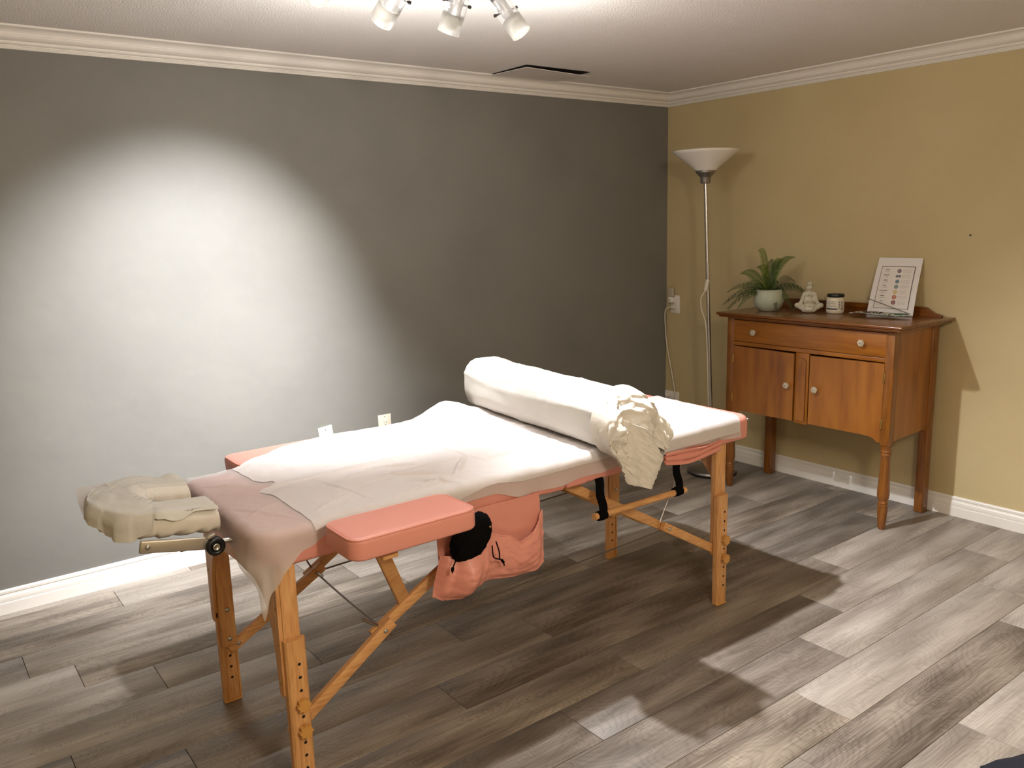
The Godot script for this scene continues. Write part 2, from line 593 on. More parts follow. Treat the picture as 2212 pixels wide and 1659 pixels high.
func plank_texture(sd: int, light: Color, dark: Color, contrast: float) -> ImageTexture:
	var w := 2048; var h := 160
	var im := Image.create(w, h, true, Image.FORMAT_RGB8)
	var warp := noise(sd, 0.0035, 2); var fine := noise(sd + 1, 0.02, 3); var blot := noise(sd + 2, 0.006, 3); var saw := noise(sd + 3, 0.008, 2)
	for y in h:
		for x in w:
			var v := float(y) / h
			# growth rings: long ovals where the warp folds over, straight grain elsewhere
			var wv := warp.get_noise_2d(x * 0.55, y * 1.5)
			var ring := 0.5 + 0.5 * sin(TAU * (v * 2.0 + wv * 9.0))
			ring = pow(ring, 3.0)
			var f := fine.get_noise_2d(x * 0.14, y * 13.0)
			var f2 := fine.get_noise_2d(x * 0.5 + 900.0, y * 24.0)
			var bl := blot.get_noise_2d(x * 0.30, y * 1.7)
			var sm := saw.get_noise_2d(x * 0.7, y * 2.4)
			var scr := 0.0
			if sm > 0.10:
				scr = fine.get_noise_2d(x * 7.0, y * 2.2) * minf(1.0, (sm - 0.10) * 5.0)
			var k := 0.55 + contrast * (-0.16 * ring + 0.42 * f + 0.20 * f2 + 0.75 * bl + 0.30 * scr)
			im.set_pixel(x, y, dark.lerp(light, clampf(k, 0.0, 1.0)))
	im.generate_mipmaps()
	return ImageTexture.create_from_image(im)

func planks(fl: Node3D) -> void:
	var mats := []
	var tones := [[c8(168, 158, 146), c8(106, 96, 85), 0.8], [c8(181, 172, 161), c8(120, 110, 99), 0.75], [c8(158, 147, 134), c8(88, 78, 68), 0.95], [c8(150, 141, 131), c8(93, 84, 75), 0.85], [c8(174, 162, 147), c8(99, 89, 78), 0.9], [c8(186, 177, 166), c8(130, 120, 109), 0.7]]
	var k := 0
	for tn in tones:
		var m := mat(Color.WHITE, 0.42)
		m.albedo_texture = plank_texture(100 + 17 * k, tn[0], tn[1], tn[2])
		m.metallic_specular = 0.4
		mats.append(m)
		k += 1
	var zs := [0.0, 0.055, 0.231, 0.408, 0.583, 0.756, 0.931, 1.105, 1.275, 1.445, 1.612, 1.785, 1.968, 2.150, 2.335, 2.523, 2.70, 2.88, 3.06, 3.24, 3.42, 3.60, 3.78, 3.96, 4.14, 4.32, 4.50, 4.68]
	# one known end joint in each row, then every plank is 1.155 m long
	var joint := [-0.6, -0.9, -1.4, -3.567, -3.44, -3.24, -2.81, -2.385, -2.135, -2.597, -2.06, -2.398, -1.517, -1.81, -2.06, -1.6, -1.1, -1.9, -0.7, -1.3, -1.75, -0.9, -1.5, -0.4, -1.2, -1.7, -0.6]
	# tone of the planks that show plainly: row -> [tones from the tan wall leftwards]
	var tone := {13: [1, 5, 4], 12: [5, 1, 3], 11: [0, 1, 3], 14: [1, 2, 1], 15: [5, 5, 1], 10: [1, 0, 4], 9: [4, 3, 2], 8: [3, 2, 0], 7: [0, 4, 3]}
	for i in zs.size() - 1:
		var xs := [0.0]
		var j: float = joint[i]
		while j < -1.17: j += 1.155
		while j > RX:
			if j < -0.05: xs.append(j)
			j -= 1.155
		xs.append(RX)
		for n in xs.size() - 1:
			var x1: float = xs[n]; var x0: float = xs[n + 1]
			ORG = Vector3((x0 + x1) / 2, -0.004, (zs[i] + zs[i + 1]) / 2)
			var hx := (x1 - x0) / 2 - 0.0007
			var hz: float = (zs[i + 1] - zs[i]) / 2 - 0.0007
			var off := Vector2(rng.randf_range(0.27, 0.73), 0.0)
			var turn := -1.0 if rng.randf() < 0.5 else 1.0
			var flip := -1.0 if rng.randf() < 0.5 else 1.0
			var st := S()
			rbox(st, ORG, Vector3(hx, 0.004, hz), 0.0012, Basis.IDENTITY, 1, func(p: Vector3): return Vector2(turn * p.x / 2.5 + off.x, 0.5 + flip * p.z / 0.19))
			var tn: int = rng.randi() % 6
			if tone.has(i) and n < tone[i].size(): tn = tone[i][n]
			var o := obj("plank", st, mats[tn], fl)
			o.position = ORG
	ORG = Vector3.ZERO

# ------------------------------------------------------------------ massage table
const PX0 := -3.175   # head end of the pad
const PX1 := -1.365   # foot end
const PZ0 := 1.055    # far edge
const PZ1 := 1.655    # near edge
const PTOP := 0.678
const PBOT := 0.592

func rounded_rect(x0: float, x1: float, z0: float, z1: float, r: float, n := 6) -> PackedVector2Array:
	var out := PackedVector2Array()
	var cs := [[x1 - r, z1 - r, 0.0], [x0 + r, z1 - r, 90.0], [x0 + r, z0 + r, 180.0], [x1 - r, z0 + r, 270.0]]
	for c in cs:
		for k in n + 1:
			var a := deg_to_rad(c[2] + 90.0 * k / n)
			out.append(Vector2(c[0] + r * cos(a), c[1] + r * sin(a)))
	return out

# cushion: outline in x-z, rounded at the top and bottom edge; dome lifts the middle
func cushion(st: SurfaceTool, x0: float, x1: float, z0: float, z1: float, y0: float, y1: float, r: float, e: float, xf := Transform3D.IDENTITY, seed_ := 1, wob := 0.0015) -> void:
	var nz := noise(seed_, 6.0, 2)
	var prof := []
	for k in 5:
		var a := PI / 2 * k / 4
		prof.append([e * (1.0 - sin(a)) , y0 + e * 0.6 * (1.0 - cos(a))])
	for k in 5:
		var a := PI / 2 * k / 4
		prof.append([e * (1.0 - cos(a)), y1 - e + e * sin(a)])
	prof.append([e + 0.03, y1 + 0.001])
	var rings := []
	for p in prof:
		var ring := []
		for q in rounded_rect(x0 + p[0], x1 - p[0], z0 + p[0], z1 - p[0], maxf(r - p[0], 0.004), 8):
			var wv := nz.get_noise_3d(q.x, p[1] * 2.0, q.y) * wob * (0.0 if p[1] > y1 - 0.0005 else 1.0)
			var c := Vector2(clampf(q.x, x0 + r, x1 - r), clampf(q.y, z0 + r, z1 - r))
			var d := (q - c).normalized()
			ring.append(xf * Vector3(q.x + d.x * wv, p[1], q.y + d.y * wv))
		rings.append(ring)
	st.set_smooth_group(0)
	var m: int = rings[0].size()
	for i in rings.size() - 1:
		for k in m:
			var k2 := (k + 1) % m
			quad(st, rings[i][k2], rings[i][k], rings[i + 1][k], rings[i + 1][k2])
	var mid := xf * Vector3((x0 + x1) / 2, y1 + 0.001, (z0 + z1) / 2)
	var low := xf * Vector3((x0 + x1) / 2, y0, (z0 + z1) / 2)
	for k in m:
		var k2 := (k + 1) % m
		tri(st, rings[-1][k2], rings[-1][k], mid)
	st.set_smooth_group(3)
	for k in m:
		var k2 := (k + 1) % m
		tri(st, rings[0][k], rings[0][k2], low)

# raised welt round a cushion
func welt(st: SurfaceTool, x0: float, x1: float, z0: float, z1: float, y: float, r: float, w: float, xf := Transform3D.IDENTITY) -> void:
	var pts := []
	for q in rounded_rect(x0, x1, z0, z1, r, 6):
		pts.append(xf * Vector3(q.x, y, q.y))
	pts.append(pts[0]); pts.append(pts[1])
	tube(st, pts, w, 6, false)

func massage_table() -> void:
	var t := thing("massage_table", "pink vinyl folding massage table with beech wood legs and armrests", "massage table", Vector3(-2.275, 0, 1.355))
	var mid := -2.245
	for s in 2:
		var st := S()
		if s == 0: cushion(st, PX0, mid - 0.001, PZ0, PZ1, PBOT, PTOP, 0.05, 0.022, Transform3D.IDENTITY, 3)
		else: cushion(st, mid + 0.001, PX1, PZ0, PZ1, PBOT, PTOP, 0.05, 0.022, Transform3D.IDENTITY, 4)
		obj("pad", st, M.vinyl, t)
	# square inner corners of the two halves where they meet
	for s in 2:
		var st := S()
		var a := mid - 0.09 if s == 0 else mid + 0.001
		rbox(st, Vector3(a + 0.0445, (PBOT + PTOP) / 2 - 0.002, (PZ0 + PZ1) / 2), Vector3(0.0445, (PTOP - PBOT) / 2 - 0.002, (PZ1 - PZ0) / 2 - 0.0005), 0.012, Basis.IDENTITY, 3)
		obj("pad_edge", st, M.vinyl, t)
	var st := S()
	box(st, Vector3(PX1 - 0.006, 0.652, 1.585), Vector3(PX1 + 0.014, 0.656, 1.625), 0.0015)
	obj("maker_tag", st, mat(c8(226, 232, 244), 0.6), t, "small white cloth tag")
	# armrests
	for s in 2:
		st = S()
		var x0 := -3.035; var x1 := -2.695
		var xf := Transform3D.IDENTITY
		if s == 0:
			cushion(st, x0, x1, 1.69, 1.853, 0.642, 0.696, 0.035, 0.014, xf, 8, 0.004)
			welt(st, x0 + 0.0035, x1 - 0.0035, 1.6935, 1.8495, 0.6922, 0.032, 0.0028)
		else:
			cushion(st, -2.995, -2.655, 0.872, 1.035, 0.626, 0.680, 0.035, 0.014, xf, 9, 0.004)
			welt(st, -2.9915, -2.6585, 0.8755, 1.0315, 0.6762, 0.032, 0.0028)
		var ar := obj("armrest", st, M.vinyl, t)
		st = S()
		if s == 0:
			bar(st, Vector3(-2.915, 0.640, 1.72), Vector3(-2.778, 0.385, 1.606), 0.012, 0.036, 0.002, Vector3(0.6, 0.5, 0))
			bar(st, Vector3(-2.93, 0.628, 1.64), Vector3(-2.93, 0.628, 1.83), 0.04, 0.012)
		else:
			bar(st, Vector3(-2.87, 0.622, 0.99), Vector3(-2.78, 0.37, 1.06), 0.012, 0.036, 0.002, Vector3(0.6, 0.5, 0))
			bar(st, Vector3(-2.87, 0.615, 0.9), Vector3(-2.87, 0.615, 1.06), 0.04, 0.012)
		obj("support", st, M.beech_x, ar, "beech support strut")
	# under frame
	st = S()
	for z: float in [PZ0 + 0.11, PZ1 - 0.11]:
		bar(st, Vector3(PX0 + 0.06, 0.584, z), Vector3(PX1 - 0.06, 0.584, z), 0.022, 0.018)
	obj("frame_rail", st, M.beech_x, t)
	leg_end(t, -3.108, -1.0, [[-3.108, 1.128], [-3.108, 1.648]])
	leg_end(t, -1.520, 1.0, [[-1.520, 1.092], [-1.520, 1.640]])
	# folding braces, knuckles and cables
	var kn := [Vector3(-2.857, 0.343, 1.632), Vector3(-1.770, 0.343, 1.622), Vector3(-2.822, 0.325, 1.128), Vector3(-1.735, 0.337, 1.098)]
	var legp := [Vector3(-3.125, 0.160, 1.632), Vector3(-1.478, 0.176, 1.622), Vector3(-3.105, 0.164, 1.128), Vector3(-1.345, 0.122, 1.098)]
	var top := [Vector3(-2.40, 0.585, 1.622), Vector3(-2.20, 0.585, 1.612), Vector3(-2.38, 0.585, 1.118), Vector3(-2.19, 0.585, 1.088)]
	for k in 4:
		var d: Vector3 = (kn[k] - legp[k]).normalized()
		st = S()
		bar(st, legp[k], kn[k] + d * 0.03, 0.018, 0.030)
		var br := obj("brace", st, M.beech_x, t)
		st = S()
		var e: Vector3 = (top[k] - kn[k]).normalized()
		bar(st, kn[k] - e * 0.03 + Vector3(0, 0, -0.018), top[k] + Vector3(0, 0, -0.018), 0.016, 0.030)
		obj("upper_link", st, M.beech_x, br)
		for q in [kn[k], legp[k] + d * 0.03]:
			st = S()
			lathe(st, q + Vector3(0, 0, 0.008), [Vector2(0.0065, 0.0), Vector2(0.0065, 0.003), Vector2(0.004, 0.0045), Vector2(0.0, 0.0045)], 12, Basis(Vector3.RIGHT, PI / 2))
			obj("bolt", st, M.metal, br)
	st = S()
	var dip := Vector3(0, -0.012, 0)
	tube(st, spline([kn[0], (kn[0] + kn[2]) / 2 + dip * 0.4, kn[2], kn[2] + Vector3(-0.03, 0.05, 0.01)], 6), 0.0028, 6)
	obj("cable", st, M.cable, t)
	st = S()
	tube(st, [kn[0] + Vector3(0.02, -0.02, 0), kn[1] + Vector3(-0.03, 0.0, 0)], 0.0022, 6)
	obj("cable", st, M.cable, t)
	st = S()
	tube(st, [kn[2], kn[3]], 0.0028, 6)
	obj("cable", st, M.cable, t)
	st = S()
	tube(st, [kn[1] + Vector3(-0.04, 0.03, 0), Vector3(-1.655, 0.592, 1.60)], 0.0022, 6)
	obj("cable", st, M.metal, t)
	for q in [[kn[0] + Vector3(-0.012, 0.012, -0.01), kn[0] + Vector3(-0.03, 0.015, -0.06)], [kn[2], kn[2] + Vector3(0.0, 0.003, 0.05)]]:
		st = S()
		tube(st, q, 0.0048, 8)
		obj("cable_end", st, M.metal, t)
	# dowel hung on two black straps
	st = S()
	tube(st, [Vector3(-2.150, 0.488, 1.668), Vector3(-1.738, 0.484, 1.668)], 0.0105, 16)
	var dw := obj("dowel", st, M.beech_x, t)
	for x: float in [-2.118, -1.775]:
		st = S()
		var f := func(u: float, v: float): return Vector3(x - 0.016 + 0.032 * u + 0.003 * sin(v * 9.0), 0.497 + 0.105 * v, 1.666 - 0.010 * v + 0.012 * (1.0 - v))
		grid(st, 4, 10, f, 0.003)
		lathe(st, Vector3(x - 0.018, 0.4865, 1.668), [Vector2(0.0115, 0.0), Vector2(0.015, 0.002), Vector2(0.016, 0.018), Vector2(0.015, 0.034), Vector2(0.0115, 0.036)], 16, Basis(Vector3.BACK, -PI / 2))
		obj("strap", st, M.black, dw, "black webbing strap")
	# carry strap gathered under the near edge, foot end
	st = S()
	var ff := func(u: float, v: float):
		var x := lerpf(-1.83, -1.555, u)
		var sag := 0.009 * sin(PI * u)
		return Vector3(x, 0.622 - 0.036 * v - sag * v + 0.003 * sin(u * 7.0 + v * 3.0), PZ1 + 0.006 + 0.010 * sin(PI * u) + 0.004 * sin(v * 14.0 + u * 2.0))
	grid(st, 24, 14, ff, 0.004)
	obj("carry_strap", st, M.vinyl, t)

func leg_end(t: Node3D, xc: float, side: float, feet: Array) -> void:
	# plywood end panel with an arch cut out of it
	var z0: float = feet[0][1] - 0.022
	var z1: float = feet[1][1] - 0.004
	var poly := PackedVector2Array()
	poly.append(Vector2(z0, 0.592)); poly.append(Vector2(z0, 0.275))
	for k in 7:
		var a := PI + PI * k / 6.0
		poly.append(Vector2(z0 + 0.014 + 0.014 * cos(a), 0.275 + 0.014 * sin(a)))
	var zc := (z0 + z1) / 2
	var half := (z1 - z0) / 2
	var side_curve := [[0.028, 0.29], [0.034, 0.36], [0.044, 0.42], [0.062, 0.465], [0.095, 0.505], [0.14, 0.525], [half, 0.532]]
	for e in side_curve: poly.append(Vector2(z0 + e[0], e[1]))
	for i in range(side_curve.size() - 2, -1, -1): poly.append(Vector2(z1 - side_curve[i][0], side_curve[i][1]))
	for k in 7:
		var a := PI + PI * k / 6.0
		poly.append(Vector2(z1 - 0.014 + 0.014 * cos(a), 0.275 + 0.014 * sin(a)))
	poly.append(Vector2(z1, 0.275)); poly.append(Vector2(z1, 0.592))
	var st := S()
	var xp := xc + side * 0.0262
	# plane x = xp, polygon x -> world z
	prism(st, poly, 0.009, Transform3D(Basis(Vector3(0, 0, 1), Vector3(0, 1, 0), Vector3(-1, 0, 0)), Vector3(xp + 0.0045, 0, 0)))
	var pn := obj("end_panel", st, M.beech_y, t)
	for e in [[z0 + 0.012, 0.30], [z0 + 0.012, 0.42], [z0 + 0.014, 0.55], [z1 - 0.012, 0.30], [z1 - 0.012, 0.40], [z1 - 0.012, 0.49], [z1 - 0.014, 0.57]]:
		st = S()
		lathe(st, Vector3(xp + side * 0.0045, e[1], e[0]), [Vector2(0.0045, 0.0), Vector2(0.004, 0.0015), Vector2(0.0, 0.002)], 10, Basis(Vector3.BACK, -side * PI / 2))
		obj("screw", st, M.brass, pn)
	for i in 2:
		var fx: float = feet[i][0]; var fz: float = feet[i][1]
		var out := -1.0 if i == 0 else 1.0
		st = S()
		# upper leg
		rbox(st, Vector3(fx, 0.39, fz - out * 0.014), Vector3(0.021, 0.205, 0.012), 0.003)
		var lg := obj("leg", st, M.beech_y, t)
		# height extension: channel section with a hollow towards the upper leg
		st = S()
		var w := 0.026
		var prof := PackedVector2Array([Vector2(-w, 0.0), Vector2(w, 0.0), Vector2(w, 0.011), Vector2(w * 0.82, 0.0165), Vector2(w * 0.5, 0.0185), Vector2(-w * 0.5, 0.0185), Vector2(-w * 0.82, 0.0165), Vector2(-w, 0.011)])
		prism(st, prof, 0.408, Transform3D(Basis(Vector3(1, 0, 0), Vector3(0, 0, out), Vector3(0, 1, 0)) if out < 0 else Basis(Vector3(-1, 0, 0), Vector3(0, 0, 1), Vector3(0, 1, 0)), Vector3(fx, 0.006, fz + out * 0.0)))
		for sx: float in [-1.0, 1.0]:
			box(st, Vector3(fx + sx * 0.0235 - 0.0025, 0.006, fz - 0.006 if out > 0 else fz), Vector3(fx + sx * 0.0235 + 0.0025, 0.404, fz if out > 0 else fz + 0.006))
		var ex := obj("leg_extension", st, M.beech_y, lg)
		st = S()
		rbox(st, Vector3(fx, 0.004, fz + out * 0.006), Vector3(0.0255, 0.004, 0.013), 0.003)
		obj("rubber_foot", st, M.beech_knob, lg)
		# adjustment holes
		for k in 9:
			var y := 0.075 + 0.0345 * k
			if i == 1 and (k == 3 or k == 5): continue
			for sd: float in [1.0, -1.0]:
				st = S()
				var zz: float = fz + out * 0.0186 if sd > 0 else fz - out * 0.0002
				lathe(st, Vector3(fx + 0.004, y, zz), [Vector2(0.0042, 0.0), Vector2(0.0, 0.0004)], 12, Basis(Vector3.RIGHT, out * sd * PI / 2))
				obj("hole", st, M.hole, lg)
		if i == 1:
			for k in [3, 5]:
				st = S()
				knob(st, Vector3(fx + 0.004, 0.075 + 0.0345 * k, fz + 0.0185))
				obj("knob", st, M.beech_knob, lg)
		else:
			for y: float in [0.21, 0.30]:
				st = S()
				lathe(st, Vector3(fx, y, fz - out * 0.026), [Vector2(0.007, 0.0), Vector2(0.007, 0.002), Vector2(0.004, 0.004), Vector2(0.0, 0.004)], 12, Basis(Vector3.RIGHT, -out * PI / 2))
				obj("bolt", st, M.metal, lg)

func knob(st: SurfaceTool, at: Vector3) -> void:
	var poly := PackedVector2Array()
	for k in 48:
		var a := TAU * k / 48
		var r := 0.0158 + 0.0022 * cos(a * 8.0)
		poly.append(Vector2(r * cos(a), r * sin(a)))
	prism(st, poly, 0.011, Transform3D(Basis.IDENTITY, at + Vector3(0, 0, 0.004)), 0)
	tube(st, [at, at + Vector3(0, 0, 0.006)], 0.007, 12)

# ------------------------------------------------------------------ sheets on the table
# lays the point (x, z) of a flat sheet over the pad; what passes the edge hangs down
func drape(x: float, z: float, off: float, far_flat := true) -> Vector3:
	var R := 0.055
	var e := 0.024
	var zlo := PZ0 - 0.4 if far_flat else PZ0 + R
	var q := Vector2(clampf(x, PX0 + R, PX1 - R), clampf(z, zlo, PZ1 - R))
	var d := Vector2(x, z) - q
	var L := d.length()
	var top := PTOP + off
	if L <= R - e:
		return Vector3(x, top, z)
	var n := d / L
	var o := L - (R - e)
	var a := o / (e + off)
	var er := e + off
	if a < PI / 2:
		var p := q + n * (R - e + er * sin(a))
		return Vector3(p.x, top - er + er * cos(a), p.y)
	var down := o - er * PI / 2
	var p2 := q + n * (R - e + er + down * 0.10)
	return Vector3(p2.x, top - er - down * 0.985, p2.y)

func crease(x: float, z: float, a: Vector2, b: Vector2, w: float, h: float) -> float:
	var p := Vector2(x, z)
	var t := clampf((p - a).dot(b - a) / (b - a).length_squared(), 0.0, 1.0)
	var d := p.distance_to(a + (b - a) * t)
	var fade := sin(PI * clampf(t * 0.94 + 0.03, 0.0, 1.0))
	return h * fade * maxf(0.0, 1.0 - d / w) * maxf(0.0, 1.0 - d / w)

func table_linen() -> void:
	ORG = Vector3(-2.275, PTOP, 1.355)
	var nz := noise(31, 5.0, 3)
	var nf := noise(32, 16.0, 2)
	# overhang past the near edge, and where the far edge lies, by x
	var near := [[-3.31, 0.135], [-3.17, 0.12], [-3.06, 0.045], [-3.0, 0.022], [-2.72, 0.020], [-2.66, 0.06], [-2.60, 0.035], [-2.52, 0.035], [-2.42, 0.060], [-2.30, 0.062], [-2.15, 0.055], [-2.0, 0.05], [-1.8, 0.05], [-1.62, 0.055], [-1.44, 0.062]]
	var far := [[-3.31, 1.06], [-3.10, 1.075], [-3.03, 1.06], [-2.93, 1.0], [-2.80, 0.945], [-2.65, 0.93], [-2.40, 0.94], [-2.25, 0.93], [-2.1, 0.93], [-1.9, 1.03], [-1.75, 1.12], [-1.6, 1.20], [-1.40, 1.23]]
	# pressed folds and loose wrinkles, as ridges between two points of the sheet
	var folds := [[-3.12, 1.325, -2.22, 1.30, 0.013, 0.007], [-2.92, 1.215, -2.18, 1.16, 0.012, 0.008], [-3.0, 1.475, -2.25, 1.43, 0.012, 0.007], [-2.62, 1.62, -2.44, 1.42, 0.016, 0.013], [-2.82, 1.62, -2.55, 1.585, 0.015, 0.010],
		[-2.76, 1.42, -2.52, 1.60, 0.013, 0.010], [-3.02, 1.60, -2.86, 1.52, 0.013, 0.008], [-2.74, 1.34, -2.55, 1.44, 0.012, 0.008], [-2.50, 1.27, -2.25, 1.36, 0.012, 0.008], [-2.66, 1.08, -2.30, 1.06, 0.014, 0.008], [-2.95, 1.14, -2.70, 1.05, 0.013, 0.007],
		[-2.46, 1.50, -2.22, 1.50, 0.014, 0.008], [-2.40, 1.60, -2.16, 1.56, 0.013, 0.009], [-2.58, 1.14, -2.40, 1.24, 0.011, 0.007], [-2.88, 1.40, -2.66, 1.36, 0.011, 0.006], [-2.72, 1.52, -2.60, 1.64, 0.012, 0.010], [-2.30, 1.20, -2.18, 1.40, 0.012, 0.007], [-2.90, 1.30, -2.84, 1.64, 0.009, 0.005], [-2.48, 1.02, -2.42, 1.64, 0.009, 0.005], [-3.16, 1.18, -3.02, 1.30, 0.012, 0.007], [-3.15, 1.52, -3.03, 1.44, 0.012, 0.007], [-3.16, 1.40, -3.04, 1.62, 0.012, 0.007]]
	var wr := func(x: float, z: float) -> float:
		var h := 0.003 * (0.6 + nz.get_noise_2d(x, z * 2.2)) + 0.0016 * (0.6 + nf.get_noise_2d(x, z))
		for e in folds:
			if x > e[0] - 0.03 and x < e[2] + 0.03: h = maxf(h, h * 0.5 + crease(x, z, Vector2(e[0], e[1]), Vector2(e[2], e[3]), e[4] * 1.25, e[5] * 1.5))
		return h
	var lift := func(x: float, z: float) -> float:
		return 0.045 * exp(-pow((x + 2.20) / 0.10, 2.0)) * sstep(1.08, 0.93, z) + 0.008 * sstep(1.05, 0.93, z)
	var st := S()
	var f1 := func(u: float, v: float):
		var x := lerpf(-3.285, -1.425, u)
		var zn := PZ1 + curve(near, x)
		var zf := curve(far, x)
		var z := lerpf(zf, zn, v)
		# the head end hangs less on the far side, and the foot end is rounded off
		var xx := x
		if x < PX0: xx = PX0 + (x - PX0) * (0.35 + 0.65 * sstep(0.35, 0.9, v))
		xx += 0.05 * sstep(-1.7, -1.425, x) * (v - 0.55) * -1.0
		var p := drape(xx, z, 0.0045)
		p.y += (wr.call(x, z) + lift.call(x, z)) * sstep(PTOP - 0.03, PTOP, p.y)
		var hang := sstep(PTOP - 0.02, PTOP - 0.09, p.y)
		p.z += hang * 0.008 * sin(x * 38.0)
		p.x += hang * 0.006 * sin(z * 31.0)
		return p
	grid(st, 300, 120, f1)
	solo("thin_sheet", st, M.thin, "thin see-through disposable sheet hanging in a point over the table head end", "sheet")
	# the same kind of sheet folded double on top of it
	ORG = Vector3(-2.5, PTOP + 0.005, 1.355)
	st = S()
	var near2 := [[-3.05, 0.012], [-2.95, 0.0], [-2.75, 0.004], [-2.66, 0.03], [-2.52, 0.012], [-2.4, 0.022], [-2.2, 0.020], [-1.98, 0.018]]
	var left := [[0.0, -3.03], [0.27, -3.025], [0.40, -2.985], [0.44, -3.045], [0.6, -3.03], [1.0, -3.035]]
	var f2 := func(u: float, v: float):
		var x := lerpf(curve(left, v), -1.95, u)
		var zn := PZ1 + curve(near2, x)
		var zf := curve(far, x) + 0.006
		var z := lerpf(zf, zn, v)
		var p := drape(x, z, 0.0070)
		var edge := -0.0012 * sstep(0.03, 0.0, u)
		p.y += (1.15 * wr.call(x, z) + lift.call(x, z)) * sstep(PTOP - 0.03, PTOP, p.y) + edge
		return p
	grid(st, 280, 120, f2)
	solo("folded_sheet", st, M.sheet, "white disposable sheet folded double along the middle of the table", "sheet")
	# second double piece at the foot end, beyond the bolster
	ORG = Vector3(-1.6, PTOP + 0.005, 1.5)
	st = S()
	var f3 := func(u: float, v: float):
		var x := lerpf(-1.93, -1.43, u)
		var zn := PZ1 + 0.052
		var zf := lerpf(1.33, 1.40, u)
		var z := lerpf(zf, zn, v)
		var xx := x + 0.035 * sstep(0.6, 1.0, u) * (0.35 - v)
		var p := drape(xx, z, 0.0095)
		p.y += crease(xx, z, Vector2(-1.80, 1.30), Vector2(-1.60, 1.75), 0.012, 0.008) + 0.002 * nz.get_noise_2d(x, z)
		return p
	grid(st, 36, 30, f3)
	solo("folded_sheet", st, M.sheet, "white end of the disposable sheet folded over the foot end beside the bolster", "sheet")

# ------------------------------------------------------------------ bolster
func bolster() -> void:
	var A := Vector3(-1.985, 0.776, 0.90)
	var B := Vector3(-2.055, 0.776, 1.715)
	var t := thing("bolster", "long round bolster in a white disposable cover lying across the massage table", "bolster", Vector3(-2.02, PTOP + 0.006, 1.3))
	var ax := (B - A).normalized()
	var side := Vector3.UP.cross(ax).normalized()
	var nz := noise(41, 3.0, 3); var nf := noise(42, 9.0, 2)
	var st := S()
	var f := func(u: float, v: float):
		var a := TAU * v
		var r := 0.093
		# far end of the cover is flat and squarish, the near end tucks in
		var far := sstep(0.22, 0.0, u)
		r *= 1.0 - 0.25 * sstep(0.97, 1.0, u)
		var ca := cos(a); var sa := sin(a)
		var sq := lerpf(0.85, 0.62, far)
		var px := signf(ca) * pow(absf(ca), sq) * r * (1.0 + 0.05 * far)
		var py := signf(sa) * pow(absf(sa), sq) * r * (1.0 - 0.08 * far)
		var w := 0.006 * nz.get_noise_3d(u * 1.2, ca * 0.6, sa * 0.6) + 0.002 * nf.get_noise_3d(u * 2.0, ca, sa)
		# pressed folds: two along, three across
		for c: float in [0.46, 0.30]:
			w += 0.004 * exp(-pow((v - c - 0.01 * sin(u * 5.0)) / 0.010, 2.0))
		for c: float in [0.20, 0.42, 0.66]:
			w += 0.003 * exp(-pow((u - c - 0.02 * sin(a)) / 0.010, 2.0))
		var p := A.lerp(B, u) + side * px * (1.0 + w * 8.0) + Vector3.UP * (py * (1.0 + w * 8.0))
		p.y += far * 0.012 * (1.0 if sa > 0 else 0.4)
		p.y = maxf(p.y, PTOP + 0.0165 - (0.02 * far if u < 0.15 else 0.0))
		return p
	grid(st, 72, 72, f)
	# closed ends
	for e in [[0.0, A], [1.0, B]]:
		st.set_smooth_group(5)
		for k in 72:
			var p0: Vector3 = f.call(e[0], float(k) / 72); var p1: Vector3 = f.call(e[0], float(k + 1) / 72)
			var c: Vector3 = e[1] + Vector3(0, 0.004, -0.008 if e[0] < 0.5 else 0.004)
			if e[0] < 0.5: tri(st, p0, p1, c)
			else: tri(st, p1, p0, c)
	obj("cover", st, M.cover, t)
	# crumpled linen case sticking out of the near end and hanging down
	st = S()
	var nl := noise(43, 7.0, 3)
	var g := func(u: float, v: float):
		var a := lerpf(PI * 1.30, -PI * 0.22, u)
		var ca := cos(a); var sa := sin(a)
		var r := 0.108 - 0.006 * v
		var base := B + Vector3(0, 0, -0.035) + side * ca * r + Vector3.UP * sa * r
		var w := 0.02 * nl.get_noise_3d(u * 1.6, v * 1.2, 0.0) * sstep(0.0, 0.25, v)
		var fold := 0.014 * sin(u * 23.0 + 2.0 * v) * sstep(0.05, 0.5, v)
		var outw := 0.100 * sin(minf(v * 1.5, 1.0) * PI / 2) + w + fold
		var drop := -0.135 * pow(v, 1.6) * (0.45 + 0.55 * maxf(0.0, sa)) - 0.03 * v
		var pinch := 1.0 - 0.30 * sstep(0.4, 1.0, v)
		var p := Vector3(B.x, B.y, 0) + Vector3((base.x - B.x) * pinch, base.y - B.y + drop, base.z + outw)
		p.y = maxf(p.y, 0.60 if p.z > PZ1 + 0.07 else PTOP + 0.012)
		return p
	grid(st, 70, 34, g, 0.0015)
	obj("linen_case", st, M.linen, t, "crumpled cream linen case end hanging out")
	# folded corner of the case pointing down over the table edge
	st = S()
	var h := func(u: float, v: float):
		var top := Vector3(-2.135, 0.81, 1.742).lerp(Vector3(-2.06, 0.77, 1.80), u)
		var mid := Vector3(-2.150, 0.705, 1.765).lerp(Vector3(-2.005, 0.675, 1.812), u)
		var tip := Vector3(-2.115, 0.612, 1.775).lerp(Vector3(-2.035, 0.583, 1.79), u)
		var p: Vector3 = top.lerp(mid, v * 2.0) if v < 0.5 else mid.lerp(tip, v * 2.0 - 1.0)
		p.z += 0.012 * sin(u * PI) + 0.010 * nl.get_noise_2d(u * 1.5, v * 2.0) + 0.008 * sin(u * 9.0)
		return p
	grid(st, 20, 28, h, 0.0015)
	obj("linen_corner", st, M.linen, t, "pointed cream linen corner")

